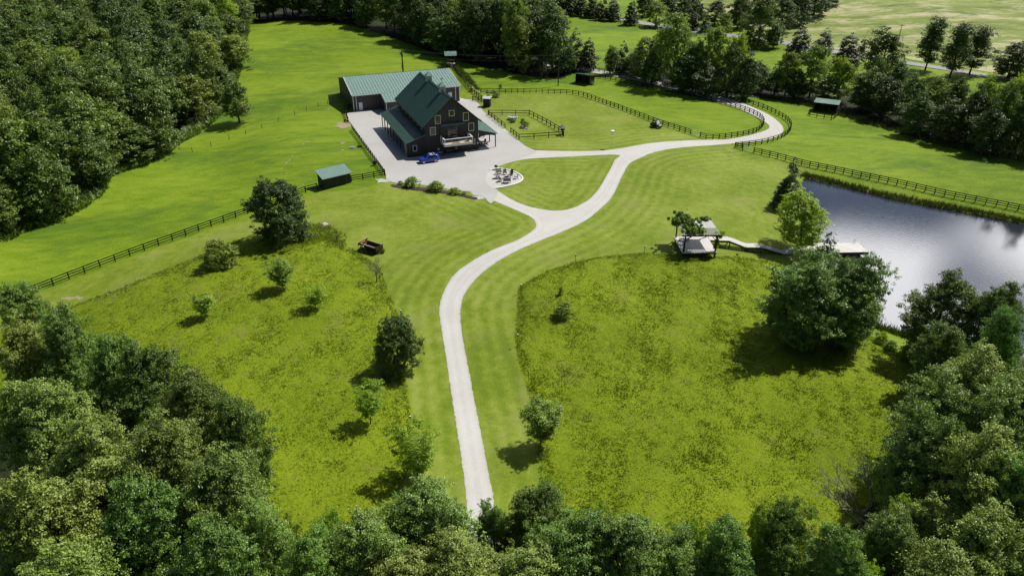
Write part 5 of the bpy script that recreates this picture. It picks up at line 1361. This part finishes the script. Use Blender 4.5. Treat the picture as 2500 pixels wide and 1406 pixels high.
utv = thing('utility_vehicle', G(1601,312), 0, 'dark side-by-side utility vehicle with pale roof parked by the lawn fence', 'utility vehicle')
ua, ub = G(1586,308), G(1612,315); utv.rotation_euler = (0,0,math.atan2(ub[1]-ua[1], ub[0]-ua[0])); utv.location.z += .03
MB().box(-1.35,-.35,-.68,.68,.62,.68).box(-1.35,-1.29,-.68,.68,.68,.95).box(-1.29,-.35,-.68,-.62,.68,.95).box(-1.29,-.35,.62,.68,.68,.95).box(-.4,-.352,-.62,.62,.68,.95).build('cargo_bed', M['black'], utv)
MB().box(-1.3,1.25,-.45,.45,.32,.58).box(-.34,.55,-.7,.7,.34,.6).build('chassis', M['black'], utv)
MB().prism([(.55,.35),(1.4,.35),(1.45,.7),(1.0,.98),(.55,1.02)],-.62,.62).build('hood', M['utvblue'], utv)
MB().box(-.3,.15,-.6,.6,.6,.82).box(-.34,-.22,-.6,.6,.82,1.3).build('seat', M['black'], utv)
cg = MB()
for y in (-.66,.66):
    cg.beam((.6,y,.9),(.3,y,1.85),.05,.05).beam((-.38,y,.6),(-.45,y,1.85),.05,.05).beam((-.45,y,1.85),(.3,y,1.85),.05,.05)
cg.beam((.3,-.66,1.85),(.3,.66,1.85),.05,.05).beam((-.45,-.66,1.85),(-.45,.66,1.85),.05,.05).build('roll_cage', M['black'], utv)
MB().hexa([(-.55,-.72,1.93),(.4,-.72,1.93),(.4,.72,1.93),(-.55,.72,1.93)],.05).build('roof', M['utvblue'], utv)
MB().add([(.66,-.6,.95),(.66,.6,.95),(.36,.6,1.82),(.36,-.6,1.82),(.69,-.6,.95),(.69,.6,.95),(.39,.6,1.82),(.39,-.6,1.82)],[(3,2,1,0),(4,5,6,7),(0,1,5,4),(1,2,6,5),(2,3,7,6),(3,0,4,7)]).build('windshield', M['silver'], utv)
for x in (1.0,-.95):
    for y in (-.66,.66): wheel(utv, x, y, .33, .25)

# old manure spreader used as a wagon
ca, cb = G(881,604), G(926,612)
cart = thing('old_wagon', G(906,612), math.atan2(cb[1]-ca[1], cb[0]-ca[0])-.18, 'old rusty farm wagon standing in the grass above the left meadow', 'wagon')
MB().box(-1.5,1.9,-.55,.55,.62,.68).build('bed_floor', M['rust'], cart)
for sg in (-1, 1):
    MB().add([(-1.5,sg*.55,.66),(1.9,sg*.55,.66),(1.9,sg*.8,1.2),(-1.5,sg*.8,1.2),(-1.5,sg*.6,.66),(1.9,sg*.6,.66),(1.9,sg*.86,1.2),(-1.5,sg*.86,1.2)],[(0,1,2,3),(7,6,5,4),(0,4,5,1),(1,5,6,2),(2,6,7,3),(3,7,4,0)]).build('side_board', M['rust'], cart)
MB().box(-1.4,1.5,-.80,-.74,1.205,1.25).build('worn_edge', M['offwhite'], cart)
MB().add([(1.9,-.86,.6),(1.97,-.86,.6),(1.97,.86,.6),(1.9,.86,.6),(1.9,-.86,1.35),(1.97,-.86,1.35),(1.97,.86,1.35),(1.9,.86,1.35)],[(0,3,2,1),(4,5,6,7),(0,1,5,4),(1,2,6,5),(2,3,7,6),(3,0,4,7)]).build('front_board', M['rust'], cart)
bt = MB().cone((-1.6,-.8,1.05),(-1.6,.8,1.05),.22,.22,10)
for i in range(8):
    for j in range(4): a = j*1.57+i*.4; bt.beam((-1.6,-.7+i*.2,1.05),(-1.6+.38*math.cos(a),-.7+i*.2,1.05+.38*math.sin(a)),.04,.04)
bt.build('beater', M['rust_orange'], cart)
MB().add([(-2.1,-.9,1.1),(-1.2,-.9,1.75),(-1.2,-.84,1.75),(-2.1,-.84,1.1),(-1.9,-.9,.7),(-1.9,-.84,.7)],[(0,4,1),(3,2,5),(0,1,2,3)]).add([(-2.1,.84,1.1),(-1.2,.84,1.75),(-1.2,.9,1.75),(-2.1,.9,1.1),(-1.9,.84,.7),(-1.9,.9,.7)],[(0,4,1),(3,2,5),(0,1,2,3)]).beam((-1.3,-.86,1.66),(-1.3,.86,1.66),.08,.08).build('side_plate', M['rust_orange'], cart)
def iron_wheel(x, y, r):
    e = thing('wheel', (x,y,r)); e.parent = cart
    w_ = MB()
    for i in range(20):
        a, b_ = i*math.pi/10, (i+1)*math.pi/10
        w_.beam((math.cos(a)*r,0,math.sin(a)*r),(math.cos(b_)*r,0,math.sin(b_)*r),.05,.12,(0,1,0))
    w_.build('rim', M['galv'] if r > .4 else M['rust'], e)
    sp_ = MB().cone((0,-.1,0),(0,.1,0),.08,.08,8)
    for i in range(10): a = i*math.pi/5; sp_.beam((0,0,0),(math.cos(a)*r,0,math.sin(a)*r),.03,.03)
    sp_.build('spokes', M['rust'], e)
for y in (-1.0,1.0): iron_wheel(-.9,y,.52); iron_wheel(1.5,y*.8,.36)
MB().beam((-.9,-1,.52),(-.9,1,.52),.06,.06).beam((1.5,-.8,.36),(1.5,.8,.36),.06,.06).build('axle', M['rust'], cart)
blades('weeds', np.array([(cart.location.x+dx_, cart.location.y+dy_) for dx_, dy_ in ((-2.2,-.6),(0,-1.6),(2.2,-1.6),(2.4,-.4),(0,.4),(-2,.8))]), 300, .6, .06, M['leaf_reed'], 'weeds growing around the old wagon', 11, 0, .12)

# ------------------------------------------------------------------ fire pit circle
fp = G(1238, 437)
rim = PX([(1196,416),(1208,413),(1222,413),(1248,418),(1268,427),(1276,437),(1268,446),(1250,453),(1222,459),(1208,461)])
rc = resample(rim, .5, False); zr = gz(rc[:,0], rc[:,1])
mb = MB()
for i in range(len(rc)-1): mb.beam((rc[i,0]-fp[0], rc[i,1]-fp[1], zr[i]-fp[2]+.12), (rc[i+1,0]-fp[0], rc[i+1,1]-fp[1], zr[i+1]-fp[2]+.12), .28, .16)
kb = thing('stone_edging', fp, 0, 'pale curved stone edging around the fire pit circle', 'edging'); mb.build('edging_stones', M['white'], kb)
t = thing('fire_pit', (fp[0]-.15, fp[1]+.1, fp[2]+.08), 0, 'round stone fire pit with ash in the ring of chairs', 'fire pit')
for i in range(12):
    a = i*math.pi/6; MB().box(-.17,.17,-.1,.1,0,.3).build('stone', M['stone'], t, (math.cos(a)*.62, math.sin(a)*.62, 0), a+math.pi/2, bevel=.03)
MB().cone((0,0,0),(0,0,.12),.5,.42,12).build('ash_bed', M['ash'], t)
lg = MB().cone((-.4,-.1,.2),(.4,.2,.25),.06,.05,7).cone((-.2,.35,.22),(.2,-.4,.3),.06,.05,7); lg.build('log', M['rust'], t)
def chair_parts(t, w=.62):
    MB().beam((0,.28,.40),(0,-.28,.30),w,.035,(0,0,1)).build('seat', M['grey_wood'], t)
    MB().beam((0,-.22,.32),(0,-.62,1.02),w,.035,(0,1,0)).build('backrest', M['grey_wood'], t)
    for s in (-1, 1):
        MB().beam((s*(w/2+.06),.38,.60),(s*(w/2+.06),-.42,.56),.13,.03).build('armrest', M['grey_wood'], t)
        MB().beam((s*(w/2+.02),.32,0),(s*(w/2+.02),.32,.58),.05,.09).build('leg', M['grey_wood'], t)
        MB().beam((s*(w/2+.02),-.55,0),(s*(w/2+.02),-.2,.36),.05,.09).build('leg', M['grey_wood'], t)
chairs = [(1233,427,'single chair','at the top of the fire pit ring',.62),(1248,428,'tilted chair','at the top right of the fire pit ring',.62),(1259,437,'chair','at the right edge of the fire pit ring',.62),(1223,443,'dark chair','at the lower left of the fire pit ring',.62),
          (1216,436,'chair','at the left edge of the fire pit ring',.9),(1219,426,'two seat bench','at the top left of the fire pit ring',1.35),(1238,446,'two seat bench','at the bottom of the fire pit ring',1.35),(1246,434,'low chair','inside the fire pit ring',.55)]
for (x, y, kd, wh, w) in chairs:
    p = G(x, y); a = math.atan2(fp[1]-p[1], fp[0]-p[0])-math.pi/2
    t = thing('garden_bench' if 'bench' in kd else 'garden_chair', (p[0], p[1], p[2]+.09), a, f'grey slatted {kd} {wh}', 'bench' if 'bench' in kd else 'chair', 'seats around the fire pit')
    chair_parts(t, w)
p = G(1211, 415); t = thing('grill', (p[0], p[1], p[2]+.08), .3, 'black kettle grill at the top edge of the fire pit circle', 'grill')
MB().sphere((0,0,.75),.38,12,8,(1,1,.7)).build('kettle', M['black'], t)
for i in range(3): a = i*2.09; MB().cone((math.cos(a)*.2,math.sin(a)*.2,.55),(math.cos(a)*.38,math.sin(a)*.38,0),.02,.02,5).build('leg', M['galv'], t)
p = G(1217, 415.5); t = thing('cooler', (p[0], p[1], p[2]+.08), .5, 'small blue cooler beside the kettle grill', 'cooler')
MB().box(-.3,.3,-.2,.2,0,.32).build('cooler_box', M['carblue'], t, bevel=.03); MB().box(-.31,.31,-.21,.21,.322,.4).build('lid', M['white'], t, bevel=.02)

# ------------------------------------------------------------------ paddock, lane and yard odds and ends
def rock(name, px, r, label, mat='stone', sq=.6, group=None, seed=1):
    rg = random.Random(seed); p = G(*px); t = MB().sphere((0,0,0), r, 9, 6, (1, .8, sq))
    t.v = [tuple(c*(1+rg.uniform(-.16, .16)) for c in v) for v in t.v]
    o = t.build(name, M[mat], None, (p[0], p[1], p[2]+r*sq*.35), rg.uniform(0, 3)); return tag(o, label, 'rock', group)
rock('rock', (1276,313), .9, 'dark flat rock slab on the paddock rock pile', 'stone', .7, 'rocks in the small paddock', 2)
rock('rock', (1285,316), .55, 'small pale rock right of the paddock rock pile', 'stone', .6, 'rocks in the small paddock', 3)
rock('rock', (1280,318.5), .4, 'smallest pale rock in front of the paddock rock pile', 'sandstone', .5, 'rocks in the small paddock', 4)
rock('boulder', (793,553), .75, 'tan boulder in the weeds right of the large round tree', 'sandstone', .7, None, 5)
rock('rock', (836,367), .22, 'small white stone lying in the left pasture near the yard fence', 'offwhite', .5, None, 6)
t = thing('trough', G(1252,292), .1, 'round grey stock trough at the back of the small paddock', 'trough')
MB().cone((0,0,-.1),(0,0,.75),1.15,1.2,18,False).cone((0,0,.6),(0,0,.61),1.14,1.14,18).build('tank', M['galv'], t)
rg_ = MB()
for i in range(18): a, b_ = i*math.pi/9, (i+1)*math.pi/9; rg_.beam((1.2*math.cos(a),1.2*math.sin(a),.76),(1.2*math.cos(b_),1.2*math.sin(b_),.76),.12,.07)
rg_.build('rim', M['offwhite'], t)
for n_, (x, y) in enumerate(((860,361.5),(878,359))):
    p = G(x, y); t = thing('tyre_planter', p, 0, ('left' if n_ == 0 else 'right')+' one of two old tyres lying left of the yard fence', 'tyre', 'old tyres in the pasture')
    r_ = MB()
    for i in range(14): a, b_ = i*math.pi/7, (i+1)*math.pi/7; r_.beam((.42*math.cos(a),.42*math.sin(a),.12),(.42*math.cos(b_),.42*math.sin(b_),.12),.3,.24)
    r_.build('tyre', M['galv'] if n_ == 0 else M['tyre'], t)
t = thing('feed_barrel', G(915,404), 0, 'black barrel bucket hung on the yard fence near its lower end', 'barrel')
MB().cone((0,0,.25),(0,0,1.0),.36,.42,12).build('barrel', M['black'], t)
MB().cone((0,0,1.0),(0,0,1.05),.44,.44,12).build('rim', M['rust'], t)
t = thing('toy_slide', G(845,297), .4, 'red and yellow ride-on toy by the yard corner', 'toy')
MB().box(-.5,.5,-.25,.25,.25,.5).build('toy_body', M['yellow'], t, bevel=.05); MB().box(-.45,.1,-.22,.22,.502,.8).build('toy_seat', M['red'], t, bevel=.05)
for x, y in ((-.35,-.28),(.35,-.28),(-.35,.28),(.35,.28)): MB().cone((x,y-.05,.2),(x,y+.05,.2),.2,.2,10).build('wheel', M['black'], t)
t = thing('lane_planter', G(1150,224), .2, 'orange and white feed bin against the lane fence', 'bin')
MB().box(-.4,.4,-.35,.35,0,1.0).build('bin_body', M['orange'], t, bevel=.04); MB().box(-.44,.44,-.39,.39,1.004,1.25).build('lid', M['white'], t, bevel=.04); MB().box(-.3,.3,-.25,.25,1.26,1.5).build('lid_knob', M['rust'], t)
t = thing('picnic_table', G(1197,227), .1, 'dark picnic table just behind the lane fence corner', 'table')
MB().box(-.9,.9,-.38,.38,.70,.75).build('table_top', M['lumber'], t)
for y in (-.7,.7): MB().box(-.9,.9,y-.13,y+.13,.42,.46).build('seat', M['lumber'], t)
for x in (-.7,.7): MB().beam((x,-.75,0),(x,.1,.7),.06,.1).beam((x,.75,0),(x,-.1,.7),.06,.1).beam((x,-.8,.38),(x,.8,.38),.05,.09).build('leg', M['lumber'], t)
mulch = PX([(958,452),(1000,457),(1040,460),(1080,466),(1110,471),(1140,478),(1165,484),(1160,488),(1125,480),(1090,474),(1050,469),(1000,464),(960,457)])
sheet('mulch_bed', mulch, M['mulch'], (), .6, .13, .05, label='dark mulch strip under the yard bushes')
# porch furniture and balcony furniture
def table(loc, rz, w, d, h, label, mat, name='table'):
    t = thing(name, loc, rz, label, 'table')
    MB().box(-w/2,w/2,-d/2,d/2,h-.05,h).build('table_top', M[mat], t)
    for x in (-w/2+.08,w/2-.08):
        for y in (-d/2+.08,d/2-.08): MB().box(x-.03,x+.03,y-.03,y+.03,0,h-.051).build('leg', M['black'], t)
    return t
table(BL(6.9,-1.3,2.91), PHI, 1.5, .9, .72, 'rosy brown table on the white balcony', 'pinktop')
t = tag(MB().box(-.9,.9,-.35,.35,.0,.02).build('door_mat', M['brownmat'], None, BL(6.2,-2.6,2.905), PHI), 'brown mat lying on the balcony boards', 'mat')
t = thing('lounge_chair', BL(9.0,-2.3,2.91), PHI+.3, 'dark lounge chair at the right end of the balcony', 'chair'); MB().beam((-.6,0,.32),(.5,0,.32),.55,.06).build('seat', M['brownmat'], t); MB().beam((.5,0,.32),(.9,0,.8),.55,.06).build('backrest', M['brownmat'], t)
for x in (-.5,.4):
    for y in (-.22,.22): MB().box(x-.02,x+.02,y-.02,y+.02,0,.3).build('leg', M['black'], t)
table(BL(14.0,2.6), PHI, 1.8, .9, .75, 'long table under the right side porch', 'lumber')
for n_, (x, y) in enumerate(((13.4,1.6),(14.7,1.7),(15.0,3.0))):
    p = BL(x, y); t = thing('garden_chair', p, PHI+n_*1.4, ['left','middle','right'][n_]+' chair beside the table under the right side porch', 'chair', 'chairs under the porch'); chair_parts(t, .5)
p = BL(2.9,-.9); t = thing('wheelbarrow', p, PHI-.5, 'dark wheelbarrow leaning by the barn front beside the opening', 'wheelbarrow')
MB().add([(-.3,-.3,.5),(.5,-.3,.5),(.5,.3,.5),(-.3,.3,.5),(-.45,-.38,.78),(.75,-.38,.7),(.75,.38,.7),(-.45,.38,.78)],[(3,2,1,0),(0,1,5,4),(1,2,6,5),(2,3,7,6),(3,0,4,7)]).build('tray', M['galv'], t)
MB().cone((.75,-.05,.2),(.75,.05,.2),.2,.2,12).build('wheel', M['tyre'], t); MB().beam((.8,.2,.25),(-1.0,.3,.62),.04,.04).beam((.8,-.2,.25),(-1.0,-.3,.62),.04,.04).build('handle', M['lumber'], t); MB().beam((-.3,.22,.5),(-.35,.22,0),.03,.03).beam((-.3,-.22,.5),(-.35,-.22,0),.03,.03).build('leg', M['galv'], t)
for n_, (x, a_) in enumerate(((4.9,.3),(5.7,-.2))):
    t = thing('bicycle', BL(x,-.55), PHI+a_, ['left','right'][n_]+' of two bicycles standing in the barn opening', 'bicycle', 'bicycles in the barn opening')
    for wx in (-.5,.5):
        w_ = MB()
        for i in range(16): q0, q1 = i*math.pi/8, (i+1)*math.pi/8; w_.beam((wx+.33*math.cos(q0),0,.34+.33*math.sin(q0)),(wx+.33*math.cos(q1),0,.34+.33*math.sin(q1)),.04,.04,(0,1,0))
        w_.build('wheel', M['tyre'], t)
    MB().tube([(-.5,0,.34),(-.15,0,.3),(.35,0,.75),(-.2,0,.78),(-.15,0,.3)],[.02]*5,5).tube([(-.5,0,.34),(-.2,0,.78)],[.015]*2,5).tube([(.5,0,.34),(.35,0,.75),(.32,0,1.0)],[.02]*3,5).build('bicycle_frame', M['galv'], t)
    MB().box(-.32,-.08,-.07,.07,.84,.9).build('saddle', M['black'], t); MB().beam((.32,-.27,1.0),(.32,.27,1.0),.03,.03).build('handlebar', M['black'], t)

# ------------------------------------------------------------------ person at the barn opening
per = thing('person', BL(6.75,-.75), PHI-.2, 'person in a red shirt and dark trousers standing in the barn opening', 'person')
# hips, waist, chest, neck, head, crown, L leg (hip, knee, ankle, toe), R leg, L arm (shoulder, elbow, wrist, palm), R arm
PB = [(0,0,.95,.13,.10),(0,0,1.12,.12,.09),(0,.0,1.35,.15,.10),(0,0,1.50,.05),(0,-.01,1.62,.085,.10),(0,0,1.72,.06),
      (-.10,0,.86,.09),(-.11,-.02,.50,.062),(-.11,.02,.10,.042),(-.12,-.15,.04,.035),
      (.10,0,.86,.09),(.12,-.06,.50,.062),(.13,-.02,.10,.042),(.14,-.19,.04,.035),
      (-.19,0,1.42,.055),(-.25,.0,1.15,.042),(-.24,-.08,.92,.032),(-.24,-.10,.85,.035,.02),
      (.19,0,1.42,.055),(.26,-.02,1.16,.042),(.22,-.16,.98,.032),(.20,-.21,.94,.035,.02)]
PE = [(0,1),(1,2),(2,3),(3,4),(4,5),(0,6),(6,7),(7,8),(8,9),(0,10),(10,11),(11,12),(12,13),(2,14),(14,15),(15,16),(16,17),(2,18),(18,19),(19,20),(20,21)]
for s, b_ in ((-1, 17), (1, 21)):                # five fingers on each hand
    x, y, z = PB[b_][:3]
    for k in range(4):
        i = len(PB); PB.append((x+(k-1.5)*.018, y-.015, z-.055+.004*abs(k-1.5), .009)); PB.append((x+(k-1.5)*.018, y-.035, z-.09+.006*abs(k-1.5), .008)); PE += [(b_, i), (i, i+1)]
    i = len(PB); PB.append((x-s*.035, y-.03, z-.03, .010)); PE.append((b_, i))
def make_skin(name, parent, pts, edges, mat, sub=1):
    import bmesh
    bm = bmesh.new(); lay = bm.verts.layers.skin.verify()
    vs = [bm.verts.new(p[:3]) for p in pts]
    for v, p in zip(vs, pts): v[lay].radius = (p[3], p[3] if len(p) < 5 else p[4])
    vs[0][lay].use_root = True
    for a, b_ in edges: bm.edges.new((vs[a], vs[b_]))
    me = bpy.data.meshes.new(name); bm.to_mesh(me); bm.free(); me.materials.append(mat)
    o = link(name, me, parent); o.modifiers.new('skin', 'SKIN').use_smooth_shade = True
    s_ = o.modifiers.new('sub', 'SUBSURF'); s_.levels = s_.render_levels = sub
    return o
make_skin('body', per, PB, PE, M['skin'])
make_skin('shirt', per, [(0,0,.98,.145,.12),(0,0,1.14,.14,.11),(0,0,1.36,.17,.12),(0,0,1.47,.08),(-.19,0,1.42,.07),(-.24,0,1.22,.06),(.19,0,1.42,.07),(.25,-.01,1.22,.06)], [(0,1),(1,2),(2,3),(2,4),(4,5),(2,6),(6,7)], M['cloth_red'])
make_skin('trousers', per, [(0,0,.97,.14,.12),(-.10,0,.86,.105),(-.11,-.02,.50,.08),(-.11,.02,.12,.065),(.10,0,.86,.105),(.12,-.06,.50,.08),(.13,-.02,.12,.065)], [(0,1),(1,2),(2,3),(0,4),(4,5),(5,6)], M['cloth_dark'])
MB().sphere((0,.02,1.70),.108,10,7,(1,1.05,.9)).build('hair', M['hair'], per, smooth=True)
MB().cone((0,-.10,1.63),(0,-.125,1.61),.018,.012,6).build('nose', M['skin'], per)
